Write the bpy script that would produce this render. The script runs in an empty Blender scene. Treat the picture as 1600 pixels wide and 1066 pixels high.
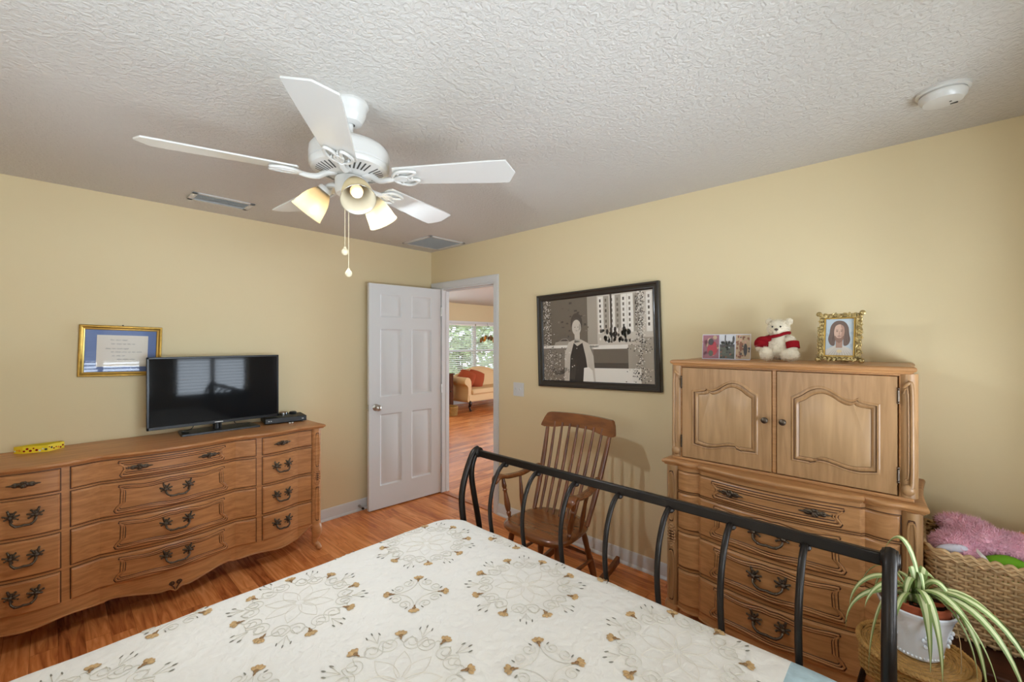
import bpy, math, random
from mathutils import Vector, Matrix, Euler, noise
PI = math.pi
scene = bpy.context.scene
COL = scene.collection

# ------------------------------------------------------------------ camera
cam_data = bpy.data.cameras.new('camera')
cam = bpy.data.objects.new('camera', cam_data)
COL.objects.link(cam)
cam.location = (-2.6824, -3.6387, 1.5251)
cam.rotation_euler = (PI/2, 0, math.radians(42.931-90))
cam_data.sensor_width = 36
cam_data.lens = 36*669.34/1600
cam_data.clip_start = 0.02
scene.camera = cam

# ------------------------------------------------------------------ view, sky, daylight
scene.view_settings.view_transform = 'Standard'
scene.view_settings.look = 'None'
scene.view_settings.exposure = 1.35
scene.view_settings.gamma = 1
scene.view_settings.use_curve_mapping = False
scene.cycles.max_bounces = 10
scene.cycles.diffuse_bounces = 6
scene.cycles.sample_clamp_indirect = 6.0
scene.cycles.caustics_reflective = False
scene.cycles.caustics_refractive = False

world = bpy.data.worlds.new('sky')
scene.world = world
world.use_nodes = True
bgn = world.node_tree.nodes['Background']
bgn.inputs[0].default_value = (0.80, 0.90, 1.0, 1)
bgn.inputs[1].default_value = 0.95

def area_light(name, loc, rot, sx, sy, power, color):
    d = bpy.data.lights.new(name, 'AREA')
    d.shape = 'RECTANGLE'; d.size = sx; d.size_y = sy
    d.energy = power; d.color = color
    o = bpy.data.objects.new(name, d); COL.objects.link(o)
    o.location = loc; o.rotation_euler = rot
    return o
DAY = (0.80, 0.92, 1.06)
# daylight off the sunlit ground outside the two bedroom windows (it rises through the tilted blinds); side and living room fills stand at added, unseen windows
WIN_POWER = 55
SIDE_POWER = 20
for wx, k in ((-2.24, 1.0), (-1.05, 0.6)):
    area_light('daylight_rear_window', (wx, -4.90, 0.70), (PI/2+math.radians(36), 0, math.radians(14)), 1.1, 1.3, WIN_POWER*k, DAY)
area_light('added_side_fill', (-4.10, -2.60, 1.00), (PI/2+math.radians(24), 0, -PI/2), 1.6, 1.1, SIDE_POWER, DAY)  # added fill lamp outside a made-up side window
area_light('added_living_side_fill', (7.5, -2.0, 1.0), (PI/2+.5, 0, PI/2-.5), 2.4, 1.7, 165, (0.74, 0.96, 1.16))  # added lamp at an unseen, made-up living room window
area_light('added_living_front_fill', (1.6, 4.85, 1.1), (-PI/2-.5, 0, 0), 1.6, 1.4, 32, (0.74, 0.96, 1.16))  # added lamp behind an unseen opening in the far wall
FAN_LIGHT = (0.4, 8.0, 10.0)
FAN_COLOR = (0.85, 1.0, 1.14)

# ------------------------------------------------------------------ colour and materials
def lin(c):
    return tuple(((v/255)/12.92 if v/255 <= 0.04045 else ((v/255+0.055)/1.055)**2.4) for v in c)

def new_mat(name):
    m = bpy.data.materials.new(name); m.use_nodes = True
    nt = m.node_tree
    return m, nt, nt.nodes['Principled BSDF']

def setin(b, key, val):
    if key in b.inputs: b.inputs[key].default_value = val

def mat(name, c, rough=0.5, spec=0.5, metal=0.0, bump=None, var=None, coat=0, trans=0, emit=None, sss=0, alpha=1, sheen=0):
    """c: sRGB 0-255; bump: (scale, strength, dist); var: (scale, amount)"""
    m, nt, b = new_mat(name)
    L = lin(c)
    b.inputs['Base Color'].default_value = (*L, 1)
    b.inputs['Roughness'].default_value = rough
    setin(b, 'Specular IOR Level', spec); setin(b, 'Metallic', metal)
    setin(b, 'Coat Weight', coat); setin(b, 'Coat Roughness', 0.12)
    setin(b, 'Transmission Weight', trans)
    setin(b, 'Sheen Weight', sheen)
    if alpha < 1: b.inputs['Alpha'].default_value = alpha
    if emit:
        setin(b, 'Emission Color', (*lin(emit[0]), 1)); setin(b, 'Emission Strength', emit[1])
    tc = nt.nodes.new('ShaderNodeTexCoord')
    if bump:
        n = nt.nodes.new('ShaderNodeTexNoise'); n.inputs['Scale'].default_value = bump[0]; n.inputs['Detail'].default_value = 4
        bp = nt.nodes.new('ShaderNodeBump'); bp.inputs['Strength'].default_value = bump[1]; bp.inputs['Distance'].default_value = bump[2]
        nt.links.new(tc.outputs['Object'], n.inputs['Vector'])
        nt.links.new(n.outputs['Fac'], bp.inputs['Height'])
        nt.links.new(bp.outputs['Normal'], b.inputs['Normal'])
    if var:
        n2 = nt.nodes.new('ShaderNodeTexNoise'); n2.inputs['Scale'].default_value = var[0]; n2.inputs['Detail'].default_value = 5
        nt.links.new(tc.outputs['Object'], n2.inputs['Vector'])
        r = nt.nodes.new('ShaderNodeValToRGB')
        a = var[1]
        r.color_ramp.elements[0].color = (*[v*(1-a) for v in L], 1); r.color_ramp.elements[0].position = 0.3
        r.color_ramp.elements[1].color = (*[min(1, v*(1+a)) for v in L], 1); r.color_ramp.elements[1].position = 0.7
        nt.links.new(n2.outputs['Fac'], r.inputs['Fac'])
        nt.links.new(r.outputs['Color'], b.inputs['Base Color'])
    return m

def wood(name, c0, c1, stretch=(1.5, 18, 18), scale=3.0, rough=0.38, coat=0.15, fleck=0.25, spec=0.4):
    m, nt, b = new_mat(name)
    tc = nt.nodes.new('ShaderNodeTexCoord'); mp = nt.nodes.new('ShaderNodeMapping')
    mp.inputs['Scale'].default_value = stretch
    nt.links.new(tc.outputs['Object'], mp.inputs['Vector'])
    n = nt.nodes.new('ShaderNodeTexNoise'); n.inputs['Scale'].default_value = scale; n.inputs['Detail'].default_value = 8; n.inputs['Distortion'].default_value = 0.6
    nt.links.new(mp.outputs['Vector'], n.inputs['Vector'])
    n2 = nt.nodes.new('ShaderNodeTexNoise'); n2.inputs['Scale'].default_value = 1.7; n2.inputs['Detail'].default_value = 2
    nt.links.new(tc.outputs['Object'], n2.inputs['Vector'])
    mx = nt.nodes.new('ShaderNodeMath'); mx.operation = 'MULTIPLY_ADD'
    nt.links.new(n2.outputs['Fac'], mx.inputs[0]); mx.inputs[1].default_value = fleck*2
    nt.links.new(n.outputs['Fac'], mx.inputs[2])
    r = nt.nodes.new('ShaderNodeValToRGB')
    r.color_ramp.elements[0].color = (*lin(c0), 1); r.color_ramp.elements[0].position = 0.35+fleck
    r.color_ramp.elements[1].color = (*lin(c1), 1); r.color_ramp.elements[1].position = 0.68+fleck
    nt.links.new(mx.outputs[0], r.inputs['Fac'])
    nt.links.new(r.outputs['Color'], b.inputs['Base Color'])
    b.inputs['Roughness'].default_value = rough
    setin(b, 'Specular IOR Level', spec)
    setin(b, 'Coat Weight', coat); setin(b, 'Coat Roughness', 0.25)
    bp = nt.nodes.new('ShaderNodeBump'); bp.inputs['Strength'].default_value = 0.06; bp.inputs['Distance'].default_value = 0.004
    nt.links.new(n.outputs['Fac'], bp.inputs['Height']); nt.links.new(bp.outputs['Normal'], b.inputs['Normal'])
    return m

def plank_mat(name, swap):
    m, nt, b = new_mat(name)
    N = nt.nodes.new; Lk = nt.links.new
    tc0 = N('ShaderNodeTexCoord'); tcm = N('ShaderNodeMapping'); tcm.inputs['Rotation'].default_value = (0, 0, PI/2 if swap else 0); Lk(tc0.outputs['Object'], tcm.inputs['Vector'])
    class TC: outputs = {'Object': tcm.outputs[0]}
    tc = TC; sp = N('ShaderNodeSeparateXYZ'); Lk(tc.outputs['Object'], sp.inputs[0])
    def mth(op, a, bb=None, c=None):
        x = N('ShaderNodeMath'); x.operation = op
        for i, v in enumerate((a, bb, c)):
            if v is None: continue
            if isinstance(v, (int, float)): x.inputs[i].default_value = v
            else: Lk(v, x.inputs[i])
        return x.outputs[0]
    W, LEN = 0.095, 0.9
    yy = mth('DIVIDE', sp.outputs['Y'], W); row = mth('FLOOR', yy); fy = mth('FRACT', yy)
    wn = N('ShaderNodeTexWhiteNoise'); wn.noise_dimensions = '1D'; Lk(row, wn.inputs['W'])
    xx = mth('ADD', mth('DIVIDE', sp.outputs['X'], LEN), mth('MULTIPLY', wn.outputs['Value'], 7.3))
    col = mth('FLOOR', xx); fx = mth('FRACT', xx)
    cb = N('ShaderNodeCombineXYZ'); Lk(row, cb.inputs[0]); Lk(col, cb.inputs[1])
    wn2 = N('ShaderNodeTexWhiteNoise'); wn2.noise_dimensions = '2D'; Lk(cb.outputs[0], wn2.inputs['Vector'])
    # grain
    off = N('ShaderNodeVectorMath'); off.operation = 'MULTIPLY_ADD'
    Lk(wn2.outputs['Color'], off.inputs[0]); off.inputs[1].default_value = (9, 9, 9); Lk(tc.outputs['Object'], off.inputs[2])
    mp = N('ShaderNodeMapping'); mp.inputs['Scale'].default_value = (1.6, 16, 1); Lk(off.outputs[0], mp.inputs['Vector'])
    n = N('ShaderNodeTexNoise'); n.inputs['Scale'].default_value = 2.2; n.inputs['Detail'].default_value = 7; n.inputs['Distortion'].default_value = 1.0
    Lk(mp.outputs[0], n.inputs['Vector'])
    f = mth('ADD', mth('MULTIPLY', n.outputs['Fac'], 0.95), mth('MULTIPLY', wn2.outputs['Value'], 0.34))
    r = N('ShaderNodeValToRGB')
    els = r.color_ramp.elements
    els[0].position = 0.32; els[0].color = (*lin((124, 64, 32)), 1)
    els[1].position = 0.94; els[1].color = (*lin((244, 164, 100)), 1)
    e = els.new(0.50); e.color = (*lin((186, 106, 56)), 1)
    e = els.new(0.68); e.color = (*lin((216, 132, 72)), 1)
    Lk(f, r.inputs['Fac'])
    # seams
    sy = mth('LESS_THAN', mth('MINIMUM', fy, mth('SUBTRACT', 1.0, fy)), 0.012)
    sx = mth('LESS_THAN', mth('MINIMUM', fx, mth('SUBTRACT', 1.0, fx)), 0.0014)
    seam = mth('MAXIMUM', sy, sx)
    mix = N('ShaderNodeMix'); mix.data_type = 'RGBA'; mix.blend_type = 'MULTIPLY'
    Lk(mth('MULTIPLY', seam, 0.45), mix.inputs['Factor'])
    Lk(r.outputs['Color'], mix.inputs[6]); mix.inputs[7].default_value = (0.25, 0.18, 0.14, 1)
    Lk(mix.outputs[2], b.inputs['Base Color'])
    b.inputs['Roughness'].default_value = 0.27
    setin(b, 'Specular IOR Level', 0.45)
    return m

def ceiling_mat():
    m, nt, b = new_mat('knockdown_ceiling')
    N = nt.nodes.new; Lk = nt.links.new
    b.inputs['Base Color'].default_value = (*lin((208, 204, 197)), 1)
    b.inputs['Roughness'].default_value = 0.9; setin(b, 'Specular IOR Level', 0.1)
    tc = N('ShaderNodeTexCoord')
    n = N('ShaderNodeTexNoise'); n.inputs['Scale'].default_value = 52; n.inputs['Detail'].default_value = 3; n.inputs['Distortion'].default_value = 0.8
    Lk(tc.outputs['Object'], n.inputs['Vector'])
    r = N('ShaderNodeValToRGB'); r.color_ramp.elements[0].position = 0.40; r.color_ramp.elements[1].position = 0.60
    Lk(n.outputs['Fac'], r.inputs['Fac'])
    bp = N('ShaderNodeBump'); bp.inputs['Strength'].default_value = 0.40; bp.inputs['Distance'].default_value = 0.006
    Lk(r.outputs['Color'], bp.inputs['Height']); Lk(bp.outputs['Normal'], b.inputs['Normal'])
    return m

def quilt_mat(name, c, amt):
    m, nt, b = new_mat(name)
    N = nt.nodes.new; Lk = nt.links.new
    b.inputs['Roughness'].default_value = 0.92; setin(b, 'Specular IOR Level', 0.1); setin(b, 'Sheen Weight', 0.1)
    tc = N('ShaderNodeTexCoord')
    v = N('ShaderNodeTexVoronoi'); v.inputs['Scale'].default_value = 42; v.feature = 'SMOOTH_F1'
    n = N('ShaderNodeTexNoise'); n.inputs['Scale'].default_value = 24; n.inputs['Detail'].default_value = 5; n.inputs['Distortion'].default_value = 1.2
    Lk(tc.outputs['Object'], v.inputs['Vector']); Lk(tc.outputs['Object'], n.inputs['Vector'])
    ad = N('ShaderNodeMath'); ad.operation = 'ADD'; Lk(v.outputs['Distance'], ad.inputs[0]); Lk(n.outputs['Fac'], ad.inputs[1])
    bp = N('ShaderNodeBump'); bp.inputs['Strength'].default_value = 0.55; bp.inputs['Distance'].default_value = 0.007
    Lk(ad.outputs[0], bp.inputs['Height']); Lk(bp.outputs['Normal'], b.inputs['Normal'])
    L = lin(c)
    n2 = N('ShaderNodeTexNoise'); n2.inputs['Scale'].default_value = 14 if amt > .1 else 3; n2.inputs['Detail'].default_value = 6
    Lk(tc.outputs['Object'], n2.inputs['Vector'])
    r = N('ShaderNodeValToRGB')
    r.color_ramp.elements[0].position = 0.35; r.color_ramp.elements[1].position = 0.65
    r.color_ramp.elements[0].color = (*[x*(1-amt) for x in L], 1); r.color_ramp.elements[1].color = (*[min(1, x*(1+amt)) for x in L], 1)
    Lk(n2.outputs['Fac'], r.inputs['Fac']); Lk(r.outputs['Color'], b.inputs['Base Color'])
    return m

def glass_shade_mat():
    m = bpy.data.materials.new('frosted_shade_glass'); m.use_nodes = True
    nt = m.node_tree; nt.nodes.clear(); N = nt.nodes.new; Lk = nt.links.new
    out = N('ShaderNodeOutputMaterial'); mx = N('ShaderNodeMixShader'); mx2 = N('ShaderNodeMixShader')
    t = N('ShaderNodeBsdfTranslucent'); t.inputs[0].default_value = (0.46, 0.40, 0.29, 1)
    d = N('ShaderNodeBsdfDiffuse'); d.inputs[0].default_value = (0.42, 0.36, 0.26, 1)
    g = N('ShaderNodeBsdfGlossy'); g.inputs['Roughness'].default_value = 0.25
    mx.inputs[0].default_value = 0.7; Lk(d.outputs[0], mx.inputs[1]); Lk(t.outputs[0], mx.inputs[2])
    mx2.inputs[0].default_value = 0.05; Lk(mx.outputs[0], mx2.inputs[1]); Lk(g.outputs[0], mx2.inputs[2])
    Lk(mx2.outputs[0], out.inputs[0])
    return m

def clear_glass_mat(name, rough=0.0, tint=(1, 1, 1), refl=0.10):
    """picture glass: sees through, and mirrors more at glancing angles"""
    m = bpy.data.materials.new(name); m.use_nodes = True
    nt = m.node_tree; nt.nodes.clear(); N = nt.nodes.new; Lk = nt.links.new
    out = N('ShaderNodeOutputMaterial'); mx = N('ShaderNodeMixShader')
    t = N('ShaderNodeBsdfTransparent'); t.inputs[0].default_value = (*tint, 1)
    g = N('ShaderNodeBsdfGlossy'); g.inputs['Roughness'].default_value = rough
    fr = N('ShaderNodeFresnel'); fr.inputs[0].default_value = 1.5
    mm = N('ShaderNodeMath'); mm.operation = 'MULTIPLY_ADD'; Lk(fr.outputs[0], mm.inputs[0]); mm.inputs[1].default_value = 1.0; mm.inputs[2].default_value = refl-0.04
    ge = N('ShaderNodeNewGeometry'); fb = N('ShaderNodeMath'); fb.operation = 'SUBTRACT'; fb.inputs[0].default_value = 1.0; Lk(ge.outputs['Backfacing'], fb.inputs[1])
    m2 = N('ShaderNodeMath'); m2.operation = 'MULTIPLY'; m2.use_clamp = True; Lk(mm.outputs[0], m2.inputs[0]); Lk(fb.outputs[0], m2.inputs[1])   # only the outer face of a pane mirrors
    Lk(m2.outputs[0], mx.inputs[0]); Lk(t.outputs[0], mx.inputs[1]); Lk(g.outputs[0], mx.inputs[2])
    Lk(mx.outputs[0], out.inputs[0])
    return m

M = {}
M['wall'] = mat('yellow_wall_paint', (222, 204, 164), 0.8, 0.2, bump=(90, 0.10, 0.003))
M['ceil'] = ceiling_mat()
M['floor'] = plank_mat('bedroom_planks', True)
M['hallfloor'] = plank_mat('living_room_planks', False)
M['strip'] = wood('threshold_wood', (150, 82, 44), (190, 116, 70), (14, 1.5, 14))
M['white'] = mat('white_paint', (212, 212, 210), 0.42, 0.4)
M['fanwhite'] = mat('white_enamel', (212, 210, 204), 0.3, 0.5, coat=0.2)
M['slot'] = mat('dark_slot', (70, 66, 60), 0.8)
M['ventback'] = mat('vent_backing_grey', (206, 204, 198), 0.9)
M['wood'] = wood('honey_oak', (162, 114, 70), (190, 139, 90), (1.5, 14, 20))
M['woodv'] = wood('honey_oak_upright', (152, 114, 74), (176, 135, 93), (16, 16, 1.4))
M['woodp'] = wood('pale_oak_panel', (168, 132, 93), (186, 149, 107), (12, 12, 1.2))
M['woodd'] = wood('dresser_oak', (166, 112, 68), (196, 138, 87), (1.5, 14, 20))
M['glaze'] = mat('dark_antique_glaze', (72, 40, 18), 0.5)
M['bronze'] = mat('aged_bronze', (92, 80, 68), 0.36, 0.5, 0.85, bump=(160, 0.3, 0.002))
M['iron'] = mat('black_iron', (44, 38, 34), 0.34, 0.5, 0.6, bump=(60, 0.08, 0.002))
M['chair'] = wood('walnut_chair_wood', (92, 48, 20), (128, 72, 34), (8, 8, 1.5), rough=0.32, coat=0.35)
M['cabinet'] = wood('dark_cabinet_wood', (74, 38, 18), (104, 56, 28), (8, 8, 1.5), rough=0.7, coat=0, spec=0.15)
M['chairx'] = wood('walnut_seat_wood', (108, 60, 27), (136, 79, 38), (12, 1.5, 8), rough=0.26, coat=0.5)
M['black'] = mat('black_plastic', (18, 18, 19), 0.3, 0.5)
M['matteblack'] = mat('matte_black_plastic', (20, 20, 21), 0.55, 0.4)
M['screen'] = mat('dark_screen', (22, 23, 25), 0.05, 0.22)
M['silver'] = mat('satin_nickel', (190, 186, 178), 0.3, 0.5, 1.0)
M['chrome'] = mat('bright_metal', (200, 198, 194), 0.18, 0.5, 1.0)
M['gold'] = mat('gilt_frame', (176, 138, 62), 0.38, 0.5, 0.75, var=(40, 0.2))
M['goldlight'] = mat('gilt_frame_lip', (226, 188, 104), 0.3, 0.5, 0.7)
M['antiquegold'] = mat('antique_gold', (190, 166, 112), 0.34, 0.5, 0.7, var=(50, 0.45))
M['frameblack'] = mat('dark_frame', (40, 35, 31), 0.32, 0.5, coat=0.3)
M['glass'] = clear_glass_mat('picture_glass', refl=0.02)
M['glasshi'] = clear_glass_mat('picture_glass_bright', refl=0.02)
M['quilt'] = quilt_mat('cream_quilt', (228, 221, 212), 0.02)
M['blue'] = quilt_mat('blue_quilt_border', (172, 192, 198), 0.16)
M['thread'] = mat('grey_brown_thread', (214, 206, 192), 0.8)
M['leafthread'] = mat('dark_olive_thread', (126, 120, 106), 0.8)
M['flower'] = mat('ochre_thread', (186, 150, 102), 0.7, var=(120, 0.25))
M['flowerd'] = mat('brown_thread', (138, 102, 62), 0.7)
M['mattress'] = mat('mattress_ticking', (220, 216, 206), 0.9)
M['wicker'] = mat('light_wicker', (196, 164, 122), 0.55, 0.3, var=(30, 0.22))
M['wickerd'] = mat('honey_wicker', (170, 128, 70), 0.5, 0.3, var=(40, 0.25))
M['chest'] = wood('dark_red_chest', (48, 22, 12), (78, 38, 22), (14, 1.5, 14), rough=0.4)
M['ceramic'] = mat('white_ceramic', (240, 244, 252), 0.22, 0.5, coat=0.5)
M['terracotta'] = mat('terracotta', (176, 92, 62), 0.8, 0.2, var=(20, 0.12))
M['soil'] = mat('potting_soil', (54, 40, 30), 0.95, 0.1, bump=(120, 0.8, 0.01))
M['leafg'] = mat('leaf_green', (124, 142, 80), 0.45, 0.4)
M['leafc'] = mat('leaf_cream', (206, 210, 160), 0.45, 0.4)
M['bear'] = mat('cream_plush', (232, 220, 196), 0.95, 0.1, bump=(260, 0.5, 0.004), var=(26, 0.08), sheen=0.3)
M['bearred'] = mat('dark_red_knit', (138, 22, 30), 0.9, 0.1, bump=(180, 0.6, 0.004))
M['bearnose'] = mat('brown_nose', (64, 44, 38), 0.4)
M['pink'] = mat('pink_plush', (238, 190, 206), 0.95, 0.1, var=(14, 0.14), sheen=0.4)
M['satin'] = mat('pale_satin', (206, 206, 216), 0.45, 0.4)
M['greenplush'] = mat('green_plush', (104, 156, 34), 0.8, 0.2)
M['orange'] = mat('orange_plush', (226, 142, 34), 0.9)
M['redplush'] = mat('crimson_plush', (138, 30, 54), 0.9)
M['olive'] = mat('olive_plush', (120, 104, 40), 0.9)
M['whiteplush'] = mat('white_plush', (220, 212, 204), 0.9, bump=(200, 0.4, 0.004))
M['yellow'] = mat('yellow_card', (236, 208, 36), 0.5)
M['sofa'] = mat('peach_upholstery', (232, 196, 148), 0.85, 0.2, bump=(120, 0.15, 0.003))
M['pillow'] = mat('rust_fabric', (172, 82, 50), 0.85, 0.2, bump=(90, 0.2, 0.004))
M['darkleg'] = mat('dark_mahogany', (52, 26, 16), 0.35)
M['shade'] = glass_shade_mat()
M['bulb'] = mat('lit_bulb', (255, 236, 200), 0.3, emit=((255, 232, 190), 6.0))
M['bulbdim'] = mat('lit_bulb_soft', (255, 226, 180), 0.3, emit=((255, 216, 160), 0.25))
M['ivory'] = mat('ivory_pull', (238, 224, 190), 0.4)
M['slat'] = mat('white_blind_slat', (232, 230, 222), 0.5, 0.3)
M['paper'] = mat('cream_paper', (226, 218, 204), 0.8)
M['ink'] = mat('ink_line', (96, 92, 96), 0.8)
M['bluemat'] = mat('blue_mount', (104, 124, 170), 0.8)
M['grass'] = mat('lawn_grass', (140, 164, 96), 0.95, var=(3, 0.3))
M['bush'] = mat('shrub_leaves', (172, 190, 138), 0.9, var=(8, 0.5))
M['trunk'] = mat('shrub_stem', (92, 76, 60), 0.9)

# ------------------------------------------------------------------ mesh helpers
def frames(pts, closed=False):
    n = len(pts); T = []
    for i in range(n):
        if closed: d = pts[(i+1) % n]-pts[i-1]
        else: d = pts[min(i+1, n-1)]-pts[max(i-1, 0)]
        T.append(d.normalized() if d.length > 1e-9 else Vector((0, 0, 1)))
    u = Vector((0, 0, 1)) if abs(T[0].z) < 0.9 else Vector((1, 0, 0))
    N = []
    for t in T:
        u = u-t*u.dot(t)
        if u.length < 1e-6: u = t.orthogonal()
        u = u.normalized(); N.append((u.copy(), t.cross(u)))
    return N

class MB:
    def __init__(self): self.v = []; self.f = []; self.m = []
    def face(self, idx, mat=0): self.f.append(tuple(idx)); self.m.append(mat)
    def add(self, verts, faces, mat=0):
        b = len(self.v); self.v += [Vector(p) for p in verts]
        for f in faces: self.face([b+i for i in f], mat)
        return b
    def box(self, x0, x1, y0, y1, z0, z1, mat=0):
        x0, x1 = sorted((x0, x1)); y0, y1 = sorted((y0, y1)); z0, z1 = sorted((z0, z1))
        self.add([(x0, y0, z0), (x1, y0, z0), (x1, y1, z0), (x0, y1, z0), (x0, y0, z1), (x1, y0, z1), (x1, y1, z1), (x0, y1, z1)],
                 [(0, 3, 2, 1), (4, 5, 6, 7), (0, 1, 5, 4), (1, 2, 6, 5), (2, 3, 7, 6), (3, 0, 4, 7)], mat)
    def tube(self, pts, r, n=8, mat=0, closed=False, caps=True, sq=None):
        pts = [Vector(p) for p in pts]; fr = frames(pts, closed); b = len(self.v)
        for i, p in enumerate(pts):
            rr = r[i] if isinstance(r, (list, tuple)) else r
            u, w = fr[i]
            for k in range(n):
                a = 2*PI*(k+(0.5 if sq else 0))/n
                self.v.append(p+(u*math.cos(a)*(sq or 1)+w*math.sin(a))*rr)
        L = len(pts)
        for i in range(L if closed else L-1):
            j = (i+1) % L
            for k in range(n):
                k2 = (k+1) % n
                self.face((b+i*n+k, b+i*n+k2, b+j*n+k2, b+j*n+k), mat)
        if caps and not closed:
            self.face([b+k for k in range(n)][::-1], mat); self.face([b+(L-1)*n+k for k in range(n)], mat)
    def lathe(self, prof, c=(0, 0, 0), n=24, mat=0, Mx=None, caps=False, a0=0, a1=2*PI):
        """prof: list of (r, z)"""
        b = len(self.v); c = Vector(c); L = len(prof); full = abs(a1-a0-2*PI) < 1e-6
        nn = n if full else n+1
        for r, z in prof:
            for k in range(nn):
                a = a0+(a1-a0)*k/n
                p = Vector((r*math.cos(a), r*math.sin(a), z))
                if Mx: p = Mx @ p
                self.v.append(p+c)
        for i in range(L-1):
            for k in range(n):
                k2 = (k+1) % nn
                self.face((b+i*nn+k, b+i*nn+k2, b+(i+1)*nn+k2, b+(i+1)*nn+k), mat)
        if caps:
            self.face([b+k for k in range(nn)][::-1], mat); self.face([b+(L-1)*nn+k for k in range(nn)], mat)
    def ball(self, c, r, n=12, m=8, mat=0, Mx=None):
        if isinstance(r, (int, float)): r = (r, r, r)
        b = len(self.v); c = Vector(c)
        def P(p):
            p = Vector(p)
            return (Mx @ p if Mx else p)+c
        self.v.append(P((0, 0, -r[2])))
        for i in range(1, m):
            ph = -PI/2+PI*i/m
            for k in range(n):
                a = 2*PI*k/n
                self.v.append(P((r[0]*math.cos(ph)*math.cos(a), r[1]*math.cos(ph)*math.sin(a), r[2]*math.sin(ph))))
        self.v.append(P((0, 0, r[2]))); top = len(self.v)-1
        for k in range(n):
            k2 = (k+1) % n
            self.face((b, b+1+k2, b+1+k), mat)
            self.face((top, b+1+(m-2)*n+k, b+1+(m-2)*n+k2), mat)
        for i in range(m-2):
            for k in range(n):
                k2 = (k+1) % n
                self.face((b+1+i*n+k, b+1+i*n+k2, b+1+(i+1)*n+k2, b+1+(i+1)*n+k), mat)
    def grid(self, us, vs, fn, mat=0, flip=False):
        b = len(self.v); nu, nv = len(us), len(vs)
        for u in us:
            for v in vs: self.v.append(Vector(fn(u, v)))
        for i in range(nu-1):
            for j in range(nv-1):
                q = (b+i*nv+j, b+(i+1)*nv+j, b+(i+1)*nv+j+1, b+i*nv+j+1)
                self.face(q[::-1] if flip else q, mat(us[i], vs[j]) if callable(mat) else mat)
    def loops(self, loops, mat=0, cap0=False, cap1=False):
        """bridge closed loops of equal length"""
        b = len(self.v); n = len(loops[0])
        for lp in loops: self.v += [Vector(p) for p in lp]
        for i in range(len(loops)-1):
            for k in range(n):
                k2 = (k+1) % n
                self.face((b+i*n+k, b+i*n+k2, b+(i+1)*n+k2, b+(i+1)*n+k), mat)
        if cap0: self.face([b+k for k in range(n)][::-1], mat)
        if cap1: self.face([b+(len(loops)-1)*n+k for k in range(n)], mat)
    def prism(self, pts, off, mat=0):
        off = Vector(off); P = [Vector(p) for p in pts]
        self.loops([P, [p+off for p in P]], mat, True, True)
    def poly(self, pts, mat=0): self.add(pts, [tuple(range(len(pts)))], mat)
    def move(self, Mx, start=0):
        for i in range(start, len(self.v)): self.v[i] = Mx @ self.v[i]
    def mesh(self, name, mats, smooth=40):
        me = bpy.data.meshes.new(name)
        me.from_pydata([tuple(p) for p in self.v], [], self.f)
        for m in (mats if isinstance(mats, (list, tuple)) else [mats]): me.materials.append(m)
        me.polygons.foreach_set('material_index', self.m)
        me.validate(); me.update()
        import bmesh
        bm = bmesh.new(); bm.from_mesh(me); bmesh.ops.recalc_face_normals(bm, faces=bm.faces); bm.to_mesh(me); bm.free()
        if smooth:
            me.polygons.foreach_set('use_smooth', [True]*len(me.polygons))
            me.set_sharp_from_angle(angle=math.radians(smooth))
        return me
    def build(self, name, mats, parent=None, smooth=40, bevel=0, local=False, fix=True):
        me = self.mesh(name, mats, smooth)
        o = bpy.data.objects.new(name, me); COL.objects.link(o)
        if parent is not None:
            o.parent = parent
            if not local:
                root = parent.parent if parent.parent else parent
                me.transform(root.matrix_basis.inverted())
        if bevel:
            bv = o.modifiers.new('bevel', 'BEVEL'); bv.width = bevel; bv.segments = 2; bv.limit_method = 'ANGLE'; bv.angle_limit = math.radians(40)
            bv.harden_normals = False
        return o

def thing(name, label, cat, loc=(0, 0, 0), rz=0, group=None):
    o = bpy.data.objects.new(name, None); COL.objects.link(o)
    o.location = loc; o.rotation_euler = (0, 0, rz)
    o.matrix_basis = Matrix.Translation(loc) @ Matrix.Rotation(rz, 4, 'Z')
    o.empty_display_size = 0.05
    return tag(o, label, cat, group)
def tag(o, label, cat, group=None):
    o['label'] = label; o['category'] = cat
    if group: o['group'] = group
    return o
def struct(o, label=None):
    o['kind'] = 'structure'
    if label: o['label'] = label
    return o
def recenter(o):
    """put a top-level mesh's origin at its base centre"""
    me = o.data
    xs = [v.co for v in me.vertices]
    c = Vector(((min(p.x for p in xs)+max(p.x for p in xs))/2, (min(p.y for p in xs)+max(p.y for p in xs))/2, min(p.z for p in xs)))
    me.transform(Matrix.Translation(-c)); o.location = c
    return o
def copy_tree(o, parent=None):
    c = o.copy(); COL.objects.link(c)
    if parent: c.parent = parent
    for ch in list(o.children): copy_tree(ch, c)
    return c
def lerp(a, b, t): return a+(b-a)*t
def lin_space(a, b, n): return [a+(b-a)*i/(n-1) for i in range(n)]
def bez(p, n):
    p = [Vector(q) for q in p]; out = []
    for i in range(n):
        t = i/(n-1); q = list(p)
        while len(q) > 1: q = [q[k].lerp(q[k+1], t) for k in range(len(q)-1)]
        out.append(q[0])
    return out
def catmull(pts, per=6, closed=False):
    P = [Vector(p) for p in pts]; n = len(P); out = []
    for i in range(n if closed else n-1):
        p1, p2 = P[i], P[(i+1) % n]
        p0 = P[i-1] if (closed or i > 0) else p1*2-p2
        p3 = P[(i+2) % n] if (closed or i+2 < n) else p2*2-p1
        for k in range(per):
            t = k/per
            out.append(0.5*((2*p1)+(p2-p0)*t+(2*p0-5*p1+4*p2-p3)*t*t+(3*p1-p0-3*p2+p3)*t**3))
    if not closed: out.append(P[-1].copy())
    return out
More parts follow.
